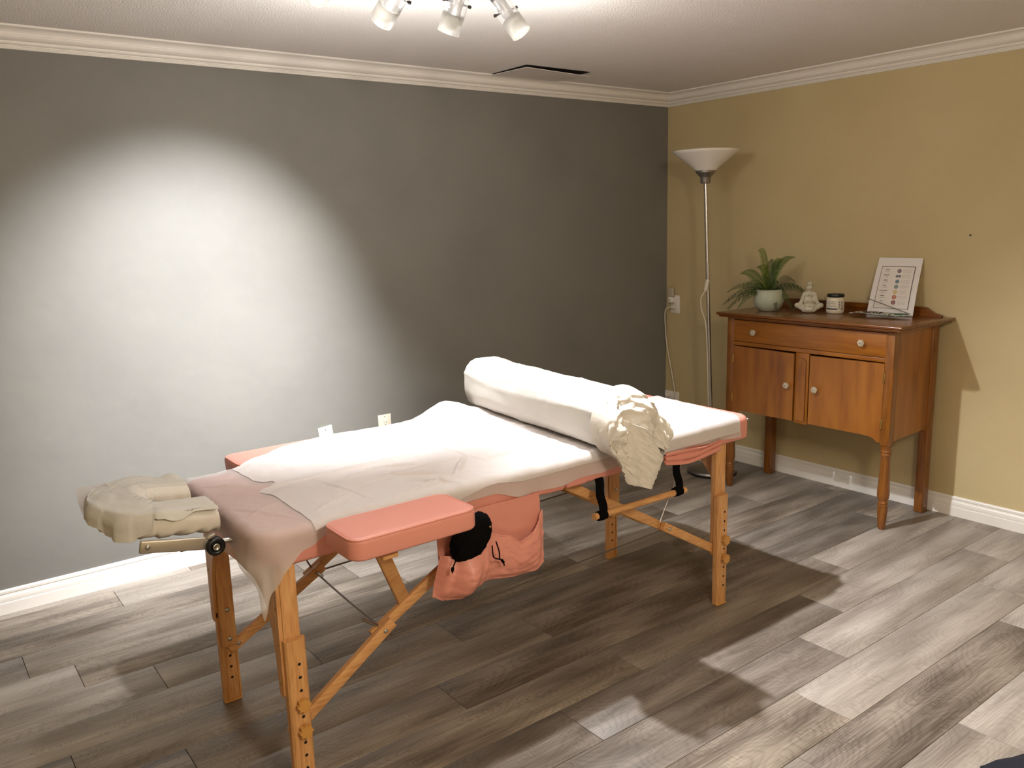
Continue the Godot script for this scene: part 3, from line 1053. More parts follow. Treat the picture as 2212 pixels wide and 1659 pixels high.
# ------------------------------------------------------------------ face cradle
func face_cradle() -> void:
	var t := thing("face_cradle", "horseshoe face cradle in a gathered cream cover at the table head end", "face cradle", Vector3(-3.31, 0.66, 1.33))
	var zc := 1.315
	var path := []
	for k in 5: path.append(Vector3(-3.205 - 0.030 * k, 0, zc - 0.115))
	for k in range(1, 12):
		var a := PI * k / 12.0
		path.append(Vector3(-3.325 - 0.066 * sin(a), 0, zc - 0.115 * cos(a)))
	for k in 5: path.append(Vector3(-3.325 + 0.030 * k, 0, zc + 0.115))
	var n := path.size()
	for i in n: path[i].y = 0.688 + (-3.205 - path[i].x) * 0.13
	var nz := noise(51, 9.0, 3); var nl := noise(52, 4.0, 2)
	var at := func(u: float) -> Array:
		var s := clampf(u, 0.0, 1.0) * (n - 1)
		var i := mini(int(s), n - 2)
		var p: Vector3 = path[i].lerp(path[i + 1], s - i)
		var tg: Vector3 = (path[mini(i + 2, n - 1)] - path[maxi(i - 1, 0)]).normalized()
		return [p, tg.cross(Vector3.UP).normalized()]
	# padded ring under the cover
	var st := S()
	var ring := func(grow: float, pleat: float):
		return func(u: float, v: float):
			var e: Array = at.call((u - 0.06) / 0.88)
			var cap := minf(1.0, minf(u, 1.0 - u) / 0.06)
			var k := sqrt(maxf(0.0, 1.0 - (1.0 - cap) * (1.0 - cap)))
			var a := TAU * v
			var px := signf(cos(a)) * pow(absf(cos(a)), 0.72) * (0.060 + grow) * k
			var py := signf(sin(a)) * pow(absf(sin(a)), 0.72) * (0.027 + grow * 0.6) * k
			var tg: Vector3 = e[1].cross(Vector3.UP) * -1.0
			var endp: float = (1.0 - sqrt(maxf(0.0, 1.0 - (1.0 - cap) * (1.0 - cap)))) * 0.0
			var p: Vector3 = e[0] + e[1] * -px + Vector3.UP * py
			if pleat > 0.0:
				var low := sstep(0.35, -0.9, sin(a))
				var wv := pleat * low * (0.9 * sin(u * 96.0 + v * 26.0 + 2.0 * nl.get_noise_1d(u * 2.0)) + 0.4 * nz.get_noise_2d(u * 2.0, v))
				p += (e[1] * -cos(a) + Vector3.UP * sin(a) * 0.6) * wv
			return p
	grid(st, 90, 26, ring.call(0.0, 0.0))
	obj("cushion", st, M.vinyl, t)
	st = S()
	grid(st, 220, 40, ring.call(0.010, 0.0050))
	obj("fitted_cover", st, M.linen, t, "gathered cream cover")
	# loose flat sheet laid over the top, its wavy hem hanging on the outside
	st = S()
	var hem := [[0.0, 0.045], [0.12, 0.05], [0.3, 0.055], [0.42, 0.075], [0.5, 0.085], [0.58, 0.105], [0.68, 0.130], [0.73, 0.128], [0.78, 0.074], [0.84, 0.082], [0.92, 0.069], [1.0, 0.070]]
	var loose := func(u: float, v: float):
		var e: Array = at.call(lerpf(-0.0, 1.0, u))
		var inner := -0.055
		var reach: float = curve(hem, u)
		var s := lerpf(inner, reach, v)
		var lift := 0.037 + 0.003 * nl.get_noise_2d(u * 1.2, v * 0.6)
		var p: Vector3 = e[0]
		var w := 0.0015 * nz.get_noise_2d(u * 0.8, v * 0.4) + 0.005 * sin(u * 30.0 + 3.0 * sin(u * 9.0)) * sstep(0.5, 1.0, v)
		var outd: Vector3 = e[1] * -1.0
		if (p + outd * 0.1 - Vector3(-3.25, p.y, zc)).length() < (p - outd * 0.1 - Vector3(-3.25, p.y, zc)).length(): outd = -outd
		if s < 0.062:
			var dip := pow(maxf(0.0, -0.030 - s) / 0.025, 2.0) * 0.022
			return p + outd * s + Vector3.UP * (lift + w - dip)
		var over := s - 0.062
		return p + outd * (0.062 + 0.012 * sin(minf(over / 0.03, 1.0) * PI / 2) + over * 0.12 + w) + Vector3.UP * (lift - over * 0.93 - 0.0)
	grid(st, 140, 36, loose)
	obj("loose_sheet", st, M.cover, t, "loose cream face sheet with a wavy hem")
	# tail of the sheet sticking out past the far end
	st = S()
	var tail := func(u: float, v: float):
		return Vector3(-3.385 - 0.068 * u, 0.742 - 0.008 * u - 0.050 * v * u + 0.005 * sin(v * 7.0), 1.16 + 0.10 * v - 0.03 * u)
	grid(st, 12, 16, tail)
	obj("sheet_tail", st, M.thin, t, "thin tail of the face sheet")
	# aluminium arm with black cam knob
	st = S()
	var y := Vector3(-3.392, 0.676, 1.512); var x := Vector3(-3.235, 0.645, 1.512)
	bar(st, y, x, 0.010, 0.030, 0.003)
	var arm := obj("arm", st, M.alu, t, "flat aluminium arm")
	for q in [y + Vector3(0.016, -0.003, 0.005)]:
		st = S()
		lathe(st, q, [Vector2(0.006, 0.0), Vector2(0.006, 0.002), Vector2(0.0035, 0.004), Vector2(0.0, 0.0045)], 14, Basis(Vector3.RIGHT, PI / 2))
		obj("rivet", st, M.metal, arm)
	st = S()
	bar(st, Vector3(-3.395, 0.668, 1.14), Vector3(-3.235, 0.640, 1.14), 0.010, 0.030, 0.003)
	obj("arm", st, M.alu, t)
	st = S()
	for z: float in [1.16, 1.49]:
		tube(st, [Vector3(-3.30, 0.640, z), Vector3(-3.10, 0.628, z)], 0.007, 10)
	obj("post", st, M.metal, t)
	st = S()
	lathe(st, Vector3(-3.228, 0.638, 1.508), [Vector2(0.0, 0.0), Vector2(0.021, 0.0), Vector2(0.0225, 0.003), Vector2(0.0225, 0.017), Vector2(0.020, 0.021), Vector2(0.012, 0.0215), Vector2(0.0115, 0.019), Vector2(0.0, 0.019)], 28, Basis(Vector3.RIGHT, PI / 2))
	var kb := obj("cam_knob", st, M.blackplastic, t, "round black cam knob")
	st = S()
	lathe(st, Vector3(-3.228, 0.638, 1.527), [Vector2(0.0085, 0.0), Vector2(0.0085, 0.003), Vector2(0.006, 0.004), Vector2(0.0055, 0.003), Vector2(0.0, 0.003)], 18, Basis(Vector3.RIGHT, PI / 2))
	obj("screw", st, M.metal, kb)
	st = S()
	rbox(st, Vector3(-3.235, 0.664, 1.515), Vector3(0.010, 0.004, 0.008), 0.001, Basis(Vector3.BACK, 0.25))
	obj("cam_lever", st, M.metal, kb)

# ------------------------------------------------------------------ hanging pocket and pouch
func pocket_and_pouch() -> void:
	var t := thing("hanging_pocket", "pink vinyl pocket bag hanging from the side of the massage table", "pocket bag", Vector3(-2.55, 0.4, 1.68))
	var nz := noise(61, 5.0, 3)
	var st := S()
	var back := func(u: float, v: float):
		return Vector3(lerpf(-2.705, -2.355, u), lerpf(0.612, 0.405 + 0.012 * (1.0 - u), v), 1.658 + 0.016 * v + 0.004 * nz.get_noise_2d(u, v))
	grid(st, 20, 20, back, 0.002)
	obj("back_panel", st, M.vinyl, t)
	st = S()
	var rim := [[0.0, 0.517], [0.16, 0.517], [0.30, 0.530], [0.42, 0.545], [0.60, 0.525], [0.72, 0.497], [0.86, 0.507], [0.93, 0.53], [1.0, 0.562]]
	var belly := [[0.0, 0.0], [0.05, 0.03], [0.20, 0.062], [0.34, 0.045], [0.42, 0.022], [0.7, 0.028], [0.9, 0.018], [1.0, 0.0]]
	var foot := [[0.0, 0.412], [0.08, 0.398], [0.22, 0.394], [0.34, 0.405], [0.45, 0.412], [0.7, 0.398], [0.92, 0.392], [1.0, 0.405]]
	var front := func(u: float, v: float):
		var x := lerpf(-2.735 + 0.03 * (1.0 - v), -2.356, u)
		var yy := lerpf(curve(rim, u), curve(foot, u), v)
		var b := curve(belly, u) * (0.75 + 0.5 * sin(PI * minf(v * 1.1, 1.0)))
		b *= 1.0 - 0.5 * sstep(0.85, 1.0, v)
		var w := 0.004 * nz.get_noise_2d(u * 1.4, v) + 0.004 * exp(-pow((u - 0.36 + 0.03 * v) / 0.015, 2.0)) - 0.005 * exp(-pow((u - 0.10 + 0.02 * v) / 0.012, 2.0))
		return Vector3(x, yy, 1.675 + b + w)
	grid(st, 60, 30, front, 0.002)
	obj("front_panel", st, M.vinyl, t)
	st = S()
	var pts := []
	for k in 41: pts.append(front.call(k / 40.0, 0.0) + Vector3(0, 0.0, 0.0005))
	tube(st, pts, 0.0025, 6)
	obj("rim", st, M.vinyl, t)
	# black drawstring pouch stuffed into the pocket
	t = thing("drawstring_pouch", "black drawstring pouch stuffed in the pink pocket under the armrest", "pouch", Vector3(-2.63, 0.47, 1.71))
	st = S()
	var nb := noise(62, 12.0, 2)
	var pc := Vector3(-2.628, 0.560, 1.710)
	var blob := func(u: float, v: float):
		var a := TAU * u
		var b := PI * v
		var r := 1.0 + 0.10 * nb.get_noise_3d(cos(a) * sin(b), cos(b), sin(a) * sin(b))
		return pc + Vector3(cos(a) * sin(b) * 0.064 * r, cos(b) * 0.060 * r + cos(a) * sin(b) * 0.018, sin(a) * sin(b) * 0.033 * r)
	grid(st, 40, 24, blob)
	obj("bag", st, M.black, t)
	st = S()
	tube(st, spline([Vector3(-2.583, 0.535, 1.742), Vector3(-2.584, 0.505, 1.748), Vector3(-2.556, 0.487, 1.735), Vector3(-2.542, 0.478, 1.732)], 6), 0.0018, 6)
	tube(st, spline([Vector3(-2.566, 0.540, 1.736), Vector3(-2.558, 0.51, 1.738), Vector3(-2.553, 0.487, 1.733), Vector3(-2.542, 0.478, 1.732), Vector3(-2.538, 0.462, 1.732)], 6), 0.0018, 6)
	tube(st, [Vector3(-2.546, 0.481, 1.732), Vector3(-2.540, 0.472, 1.732)], 0.004, 8)
	obj("drawstring", st, M.black, t)
	st = S()
	tube(st, spline([Vector3(-2.672, 0.552, 1.735), Vector3(-2.692, 0.535, 1.742), Vector3(-2.706, 0.505, 1.738), Vector3(-2.708, 0.492, 1.738)], 6), 0.0018, 6)
	tube(st, [Vector3(-2.706, 0.507, 1.738), Vector3(-2.708, 0.497, 1.738)], 0.004, 8)
	obj("drawstring", st, M.black, t)
	st = S()
	lathe(st, Vector3(-2.583, 0.585, 1.735), [Vector2(0.003, 0.0), Vector2(0.0025, 0.0015), Vector2(0.0, 0.002)], 10, Basis(Vector3.RIGHT, PI / 2))
	obj("eyelet", st, M.brass, t)

# ------------------------------------------------------------------ sideboard
func sideboard() -> void:
	var t := thing("sideboard", "orange-brown wooden sideboard with a drawer, two doors and glass knobs", "sideboard", Vector3(-0.235, 0, 1.228))
	var x0 := -0.42; var x1 := -0.025; var z0 := 0.79; var z1 := 1.656
	var st := S()
	# top with a moulded edge
	rbox(st, Vector3(-0.233, 0.8985, 1.228), Vector3(0.231, 0.0065, 0.478), 0.004, Basis.IDENTITY, 2)
	rbox(st, Vector3(-0.233, 0.887, 1.228), Vector3(0.222, 0.0055, 0.469), 0.005, Basis.IDENTITY, 2)
	obj("top", st, M.oak_top, t)
	# low gallery at the back, its ends cut in a curve
	st = S()
	var poly := PackedVector2Array([Vector2(0.785, 0.905), Vector2(1.655, 0.905), Vector2(1.660, 0.912), Vector2(1.645, 0.918), Vector2(1.625, 0.922), Vector2(1.605, 0.934), Vector2(1.585, 0.946), Vector2(1.545, 0.947), Vector2(0.895, 0.947), Vector2(0.855, 0.946), Vector2(0.835, 0.934), Vector2(0.815, 0.922), Vector2(0.795, 0.918), Vector2(0.780, 0.912)])
	prism(st, poly, 0.016, Transform3D(Basis(Vector3(0, 0, 1), Vector3(0, 1, 0), Vector3(-1, 0, 0)), Vector3(-0.018, 0, 0)))
	obj("back_rail", st, M.oak_top, t)
	# carcass: sides, back, bottom, rails
	st = S()
	box(st, Vector3(-0.40, 0.40, z0 + 0.006), Vector3(-0.05, 0.882, z0 + 0.024))
	obj("side_panel", st, M.oak_y, t)
	st = S()
	var sp := PackedVector2Array([Vector2(-0.395, 0.375), Vector2(-0.37, 0.392), Vector2(-0.345, 0.397), Vector2(-0.12, 0.402), Vector2(-0.10, 0.398), Vector2(-0.085, 0.385), Vector2(-0.06, 0.380), Vector2(-0.06, 0.882), Vector2(-0.395, 0.882)])
	prism(st, sp, 0.018, Transform3D(Basis.IDENTITY, Vector3(0, 0, z1 - 0.024)))
	obj("side_panel", st, M.oak_y, t)
	st = S()
	box(st, Vector3(-0.045, 0.41, z0 + 0.02), Vector3(-0.035, 0.882, z1 - 0.02))
	box(st, Vector3(-0.395, 0.425, z0 + 0.02), Vector3(-0.04, 0.437, z1 - 0.02))
	obj("carcass", st, M.oak_leg, t)
	st = S()
	rbox(st, Vector3(-0.408, 0.8765, 1.2225), Vector3(0.010, 0.0055, 0.40), 0.001)
	rbox(st, Vector3(-0.408, 0.7525, 1.2225), Vector3(0.010, 0.0095, 0.40), 0.001)
	obj("rail", st, M.oak_z, t)
	# legs: turned in front, square behind
	for z in [z0 + 0.0195, z1 - 0.0195]:
		st = S()
		rbox(st, Vector3(-0.400, 0.630, z), Vector3(0.0205, 0.252, 0.0205), 0.003)
		lathe(st, Vector3(-0.402, 0, z), [Vector2(0.0000, 0.0), Vector2(0.0133, 0.0), Vector2(0.0159, 0.006), Vector2(0.0210, 0.075), Vector2(0.0222, 0.098), Vector2(0.0203, 0.104), Vector2(0.0218, 0.108), Vector2(0.0218, 0.113), Vector2(0.0197, 0.116), Vector2(0.0218, 0.119), Vector2(0.0218, 0.124), Vector2(0.0197, 0.127), Vector2(0.0191, 0.131),
			Vector2(0.0241, 0.145), Vector2(0.0260, 0.160), Vector2(0.0254, 0.185), Vector2(0.0222, 0.240), Vector2(0.0191, 0.310), Vector2(0.0191, 0.330), Vector2(0.0229, 0.337), Vector2(0.0229, 0.344), Vector2(0.0197, 0.347), Vector2(0.0229, 0.351), Vector2(0.0229, 0.357), Vector2(0.0203, 0.360), Vector2(0.0222, 0.366), Vector2(0.0235, 0.38)], 20)
		obj("front_leg", st, M.oak_leg, t)
		st = S()
		rbox(st, Vector3(-0.062, 0.4415, z), Vector3(0.026, 0.4405, 0.0195), 0.003)
		obj("back_leg", st, M.oak_leg, t)
	# drawer
	st = S()
	rbox(st, Vector3(-0.4105, 0.8165, 1.2245), Vector3(0.0105, 0.0525, 0.3955), 0.002)
	var dr := obj("drawer", st, M.oak_z, t)
	for p in [Vector3(-0.421, 0.816, 0.955), Vector3(-0.421, 0.820, 1.515)]: glass_knob(dr, p)
	# doors with a shaped lower edge
	for s in 2:
		st = S()
		var a := 0.828 if s == 0 else 1.262
		var b := 1.178 if s == 0 else 1.617
		var dp := PackedVector2Array()
		if s == 0:
			dp = PackedVector2Array([Vector2(a, 0.392), Vector2(a + 0.018, 0.392), Vector2(a + 0.026, 0.402), Vector2(a + 0.050, 0.411), Vector2(a + 0.09, 0.413), Vector2(b, 0.413), Vector2(b, 0.734), Vector2(a, 0.7385)])
		else:
			dp = PackedVector2Array([Vector2(a, 0.413), Vector2(b - 0.09, 0.413), Vector2(b - 0.050, 0.411), Vector2(b - 0.026, 0.402), Vector2(b - 0.018, 0.392), Vector2(b, 0.392), Vector2(b, 0.7385), Vector2(a, 0.734)])
		prism(st, dp, 0.018, Transform3D(Basis(Vector3(0, 0, 1), Vector3(0, 1, 0), Vector3(-1, 0, 0)), Vector3(-0.403, 0, 0)))
		var d := obj("door", st, M.oak_y, t)
		glass_knob(d, Vector3(-0.421, 0.582, 1.150) if s == 0 else Vector3(-0.421, 0.582, 1.300))
		for y: float in [0.475, 0.675]:
			st = S()
			var hz := a - 0.001 if s == 0 else b + 0.001
			tube(st, [Vector3(-0.4225, y - 0.021, hz), Vector3(-0.4225, y + 0.021, hz)], 0.0032, 8)
			rbox(st, Vector3(-0.4218, y, hz), Vector3(0.0012, 0.019, 0.006), 0.0005)
			obj("hinge", st, M.brass, d)
	# middle stile with a routed arch
	st = S()
	box(st, Vector3(-0.4205, 0.405, 1.185), Vector3(-0.400, 0.742, 1.255), 0.003)
	var sl := obj("stile", st, M.oak_y, t)
	st = S()
	var pl := PackedVector2Array()
	for k in 9:
		var an := PI * k / 8.0
		pl.append(Vector2(1.220 + 0.0225 * cos(an), 0.700 + 0.018 * sin(an)))
	pl.append(Vector2(1.1975, 0.420)); pl.append(Vector2(1.2425, 0.420))
	prism(st, pl, 0.0035, Transform3D(Basis(Vector3(0, 0, 1), Vector3(0, 1, 0), Vector3(-1, 0, 0)), Vector3(-0.4205, 0, 0)))
	var arch := []
	for q in pl: arch.append(Vector3(-0.4207, q.y, q.x))
	arch.append(arch[0])
	obj("raised_panel", st, M.oak_y, sl)
	st = S()
	tube(st, arch, 0.0018, 6, false)
	obj("routed_line", st, mat(c8(70, 32, 12), 0.6), sl)

func glass_knob(parent: Node3D, p: Vector3) -> void:
	if not M.has("glass"):
		M.glass = mat(c8(228, 222, 196), 0.06)
		M.glass.transparency = BaseMaterial3D.TRANSPARENCY_ALPHA
		M.glass.albedo_color.a = 0.42
		M.glass.metallic_specular = 0.9
	var st := S()
	lathe(st, p, [Vector2(0.006, 0.0), Vector2(0.0055, 0.008), Vector2(0.0095, 0.013), Vector2(0.0165, 0.017), Vector2(0.0165, 0.022), Vector2(0.0105, 0.027), Vector2(0.0, 0.0275)], 12, Basis(Vector3.BACK, PI / 2), false, 6, 0.14)
	var k := obj("knob", st, M.glass, parent, "faceted clear glass knob")
	st = S()
	lathe(st, p + Vector3(-0.0275, 0, 0), [Vector2(0.004, 0.0), Vector2(0.003, 0.002), Vector2(0.0, 0.0025)], 8, Basis(Vector3.BACK, PI / 2))
	obj("screw", st, M.steel, k)

# ------------------------------------------------------------------ floor lamp
func floor_lamp() -> void:
	var t := thing("floor_lamp", "brushed steel torchiere floor lamp with white bowl shade, switched off", "floor lamp", Vector3(-0.285, 0, 0.60))
	var st := S()
	lathe(st, Vector3(-0.285, 0, 0.60), [Vector2(0.0, 0.0), Vector2(0.128, 0.0), Vector2(0.132, 0.004), Vector2(0.132, 0.012)], 40)
	obj("base_rim", st, M.blackplastic, t)
	st = S()
	lathe(st, Vector3(-0.285, 0, 0.60), [Vector2(0.131, 0.012), Vector2(0.130, 0.020), Vector2(0.120, 0.028), Vector2(0.07, 0.036), Vector2(0.03, 0.041), Vector2(0.014, 0.048), Vector2(0.012, 0.06)], 40)
	obj("base", st, M.steel, t)
	st = S()
	var a := Vector3(-0.285, 0.05, 0.60); var b := Vector3(-0.300, 1.555, 0.533)
	tube(st, [a, a.lerp(b, 0.33), a.lerp(b, 0.66), b], 0.0095, 14)
	for k in [0.34, 0.67]:
		tube(st, [a.lerp(b, k - 0.002), a.lerp(b, k + 0.002)], 0.0105, 14)
	obj("pole", st, M.metal, t)
	var up := (b - a).normalized()
	var bs := Basis(up.cross(Vector3(0, 0, 1)).normalized(), up, Vector3(0, 0, 1))
	bs = Basis(Vector3(1, 0, 0), 0.0)
	st = S()
	lathe(st, b, [Vector2(0.0, -0.012), Vector2(0.024, -0.012), Vector2(0.026, -0.008), Vector2(0.026, 0.014), Vector2(0.030, 0.022), Vector2(0.048, 0.040), Vector2(0.054, 0.052), Vector2(0.050, 0.053), Vector2(0.0, 0.035)], 32, bs)
	obj("shade_holder", st, M.steel, t)
	st = S()
	lathe(st, b, [Vector2(0.050, 0.048), Vector2(0.056, 0.056), Vector2(0.080, 0.078), Vector2(0.118, 0.108), Vector2(0.155, 0.136), Vector2(0.1695, 0.150), Vector2(0.1690, 0.152), Vector2(0.153, 0.140), Vector2(0.116, 0.113), Vector2(0.078, 0.083), Vector2(0.05, 0.06), Vector2(0.0, 0.055)], 40, bs)
	var sm := mat(c8(240, 234, 226), 0.35)
	sm.backlight_enabled = true
	sm.backlight = Color(0.3, 0.3, 0.3)
	obj("shade", st, sm, t, "white plastic bowl shade")
	st = S()
	var c1 := a.lerp(b, 0.72)
	tube(st, spline([c1 + Vector3(-0.01, 0.0, 0.012), a.lerp(b, 0.69) + Vector3(-0.012, 0, 0.014), a.lerp(b, 0.658) + Vector3(-0.012, 0, 0.012)], 5), 0.0032, 6)
	tube(st, spline([a.lerp(b, 0.63) + Vector3(-0.012, 0, 0.0), a.lerp(b, 0.60) + Vector3(-0.02, 0, -0.03), a.lerp(b, 0.56) + Vector3(-0.015, 0, -0.034), a.lerp(b, 0.51) + Vector3(-0.012, 0, -0.012), a.lerp(b, 0.42) + Vector3(-0.011, 0, -0.006), a.lerp(b, 0.25) + Vector3(-0.011, 0, -0.006), a.lerp(b, 0.02) + Vector3(-0.011, 0, -0.006)], 6), 0.0032, 6)
	var cd := obj("cord", st, M.cord, t)
	st = S()
	rbox(st, a.lerp(b, 0.644) + Vector3(-0.014, 0, 0.004), Vector3(0.008, 0.032, 0.011), 0.007, Basis(Vector3.RIGHT, 0.22), 3)
	obj("switch", st, M.cord, cd, "cream inline switch")

# ------------------------------------------------------------------ things on the sideboard
func sideboard_items() -> void:
	var Y := 0.9055
	# fern in a ribbed bowl
	var pc := Vector3(-0.250, Y, 0.905)
	var t := thing("potted_fern", "artificial green fern in a pale ribbed bowl pot on the sideboard", "plant", pc)
	var st := S()
	var pm := mat(c8(176, 182, 160), 0.5)
	lathe(st, pc, [Vector2(0.0, 0.0), Vector2(0.044, 0.0), Vector2(0.049, 0.003), Vector2(0.066, 0.024), Vector2(0.0745, 0.050), Vector2(0.0735, 0.074), Vector2(0.066, 0.096), Vector2(0.0605, 0.105), Vector2(0.0565, 0.105), Vector2(0.060, 0.092), Vector2(0.0, 0.09)], 96, Basis.IDENTITY, true, 32, 0.018)
	obj("pot", st, pm, t, "pale sage ribbed bowl pot")
	var gm := []
	for c in [c8(56, 76, 22), c8(74, 96, 28), c8(42, 58, 18), c8(96, 112, 34)]:
		var m := mat(c, 0.6)
		m.backlight_enabled = true
		m.backlight = Color(0.2, 0.22, 0.08)
		gm.append(m)
	# fronds: turn in degrees (seen from above, 0 = towards the viewer's right), reach, rise, droop, width
	var right := Vector3(0.54, 0, 0.84); var toward := Vector3(-0.84, 0, 0.54)
	var fr := [
		[150, 0.055, 0.225, 0.0, 0.040, 3], [150, 0.16, 0.135, 0.02, 0.034, 1], [125, 0.11, 0.165, 0.02, 0.026, 1], [35, 0.13, 0.185, 0.0, 0.030, 1], [55, 0.09, 0.175, 0.0, 0.030, 3], [48, 0.075, 0.165, 0.0, 0.026, 0],
		[172, 0.20, 0.075, 0.04, 0.026, 0], [188, 0.21, 0.050, 0.06, 0.030, 2], [200, 0.20, 0.045, 0.075, 0.026, 2], [212, 0.16, 0.04, 0.065, 0.024, 0], [5, 0.20, 0.075, 0.06, 0.030, 2], [352, 0.15, 0.075, 0.03, 0.026, 2], [-18, 0.13, 0.05, 0.10, 0.028, 0], [-60, 0.075, 0.045, 0.075, 0.026, 2], [95, 0.05, 0.17, 0.0, 0.034, 0], [70, 0.10, 0.10, 0.03, 0.03, 0], [110, 0.12, 0.09, 0.04, 0.03, 2], [235, 0.10, 0.07, 0.02, 0.03, 2], [285, 0.07, 0.075, 0.01, 0.03, 0], [20, 0.12, 0.11, 0.03, 0.028, 2], [160, 0.13, 0.085, 0.03, 0.028, 2], [260, 0.06, 0.095, 0.0, 0.03, 0]]
	for e in fr:
		var an := deg_to_rad(e[0])
		var d: Vector3 = (right * cos(an) - toward * sin(an)).normalized()
		st = S()
		frond(st, pc + Vector3(0, 0.092, 0) + d * 0.012, d, e[1], e[2], e[3], e[4])
		obj("frond", st, gm[e[5]], t)
	# seated figure holding a tea light
	figurine(Vector3(-0.200, Y, 1.100))
	# candle jar
	var jc := Vector3(-0.160, Y, 1.215)
	t = thing("candle_jar", "white labelled glass candle jar with a black lid on the sideboard", "jar", jc)
	st = S()
	lathe(st, jc, [Vector2(0.0, 0.0), Vector2(0.036, 0.0), Vector2(0.0395, 0.004), Vector2(0.0405, 0.010), Vector2(0.0405, 0.066), Vector2(0.038, 0.073), Vector2(0.036, 0.078), Vector2(0.0, 0.078)], 40)
	obj("jar", st, mat(c8(222, 212, 188), 0.2), t)
	st = S()
	lathe(st, jc, [Vector2(0.0, 0.077), Vector2(0.0385, 0.077), Vector2(0.0395, 0.079), Vector2(0.0395, 0.089), Vector2(0.038, 0.0915), Vector2(0.0, 0.0915)], 40)
	obj("lid", st, M.blackplastic, t, "black screw lid")
	st = S()
	var facing := atan2(0.54, -0.84)
	var lab := func(u: float, v: float):
		var a := facing - lerpf(-1.25, 1.25, u)
		return jc + Vector3(cos(a) * 0.0409, lerpf(0.014, 0.063, v), sin(a) * 0.0409)
	grid(st, 30, 4, lab)
	var lm := mat(Color.WHITE, 0.55)
	lm.albedo_texture = ImageTexture.create_from_image(jar_print())
	obj("label", st, lm, t, "printed paper label")
	# printed sheet leaning on the wall
	paper_sheet()
	incense(Y)

func frond(st: SurfaceTool, p0: Vector3, d: Vector3, reach: float, rise: float, droop: float, wide: float) -> void:
	var pts := []
	var n := 30
	for k in n + 1:
		var t := float(k) / n
		var h := maxf(rise * sin(t * PI * 0.5) - droop * t * t * 1.6 - (0.02 * t * t), -0.078)
		pts.append(p0 + d * (reach * (0.25 * t + 0.75 * t * t if rise > 0.14 else t)) + Vector3.UP * h)
	var rad := []
	for k in n + 1: rad.append(0.0013 * (1.0 - 0.6 * k / n))
	tube(st, pts, rad, 5, false)
	var view := Vector3(-0.80, 0.30, 0.52)
	var sidev := d.cross(Vector3.UP).normalized()
	var s1 := sidev.rotated(d, 0.75)
	var s2 := sidev.rotated(d, -0.75)
	sidev = s1 if absf(s1.dot(view)) < absf(s2.dot(view)) else s2
	st.set_smooth_group(-1)
	for k in range(2, n):
		var t := float(k) / n
		var w := wide * sin(PI * pow(t, 0.65)) * 1.0 + 0.004
		var tg: Vector3 = (pts[k + 1] - pts[k - 1]).normalized()
		var up := sidev.cross(tg).normalized()
		for s: float in [-1.0, 1.0]:
			var o: Vector3 = sidev * s
			var base: Vector3 = pts[k]
			var hw: float = (pts[k + 1] - pts[k]).length() * (0.46 if rise > 0.12 else 0.30)
			var tip := base + o * w + tg * w * 0.35 - up * w * 0.18
			var m1 := base + o * w * 0.5 + tg * (hw + w * 0.12) + up * 0.001
			var m2 := base + o * w * 0.5 - tg * (hw - w * 0.12) + up * 0.001
			tri(st, base - tg * hw * 0.5, m2, base + tg * hw * 0.5)
			tri(st, m2, m1, base + tg * hw * 0.5)
			tri(st, m2, tip, m1)

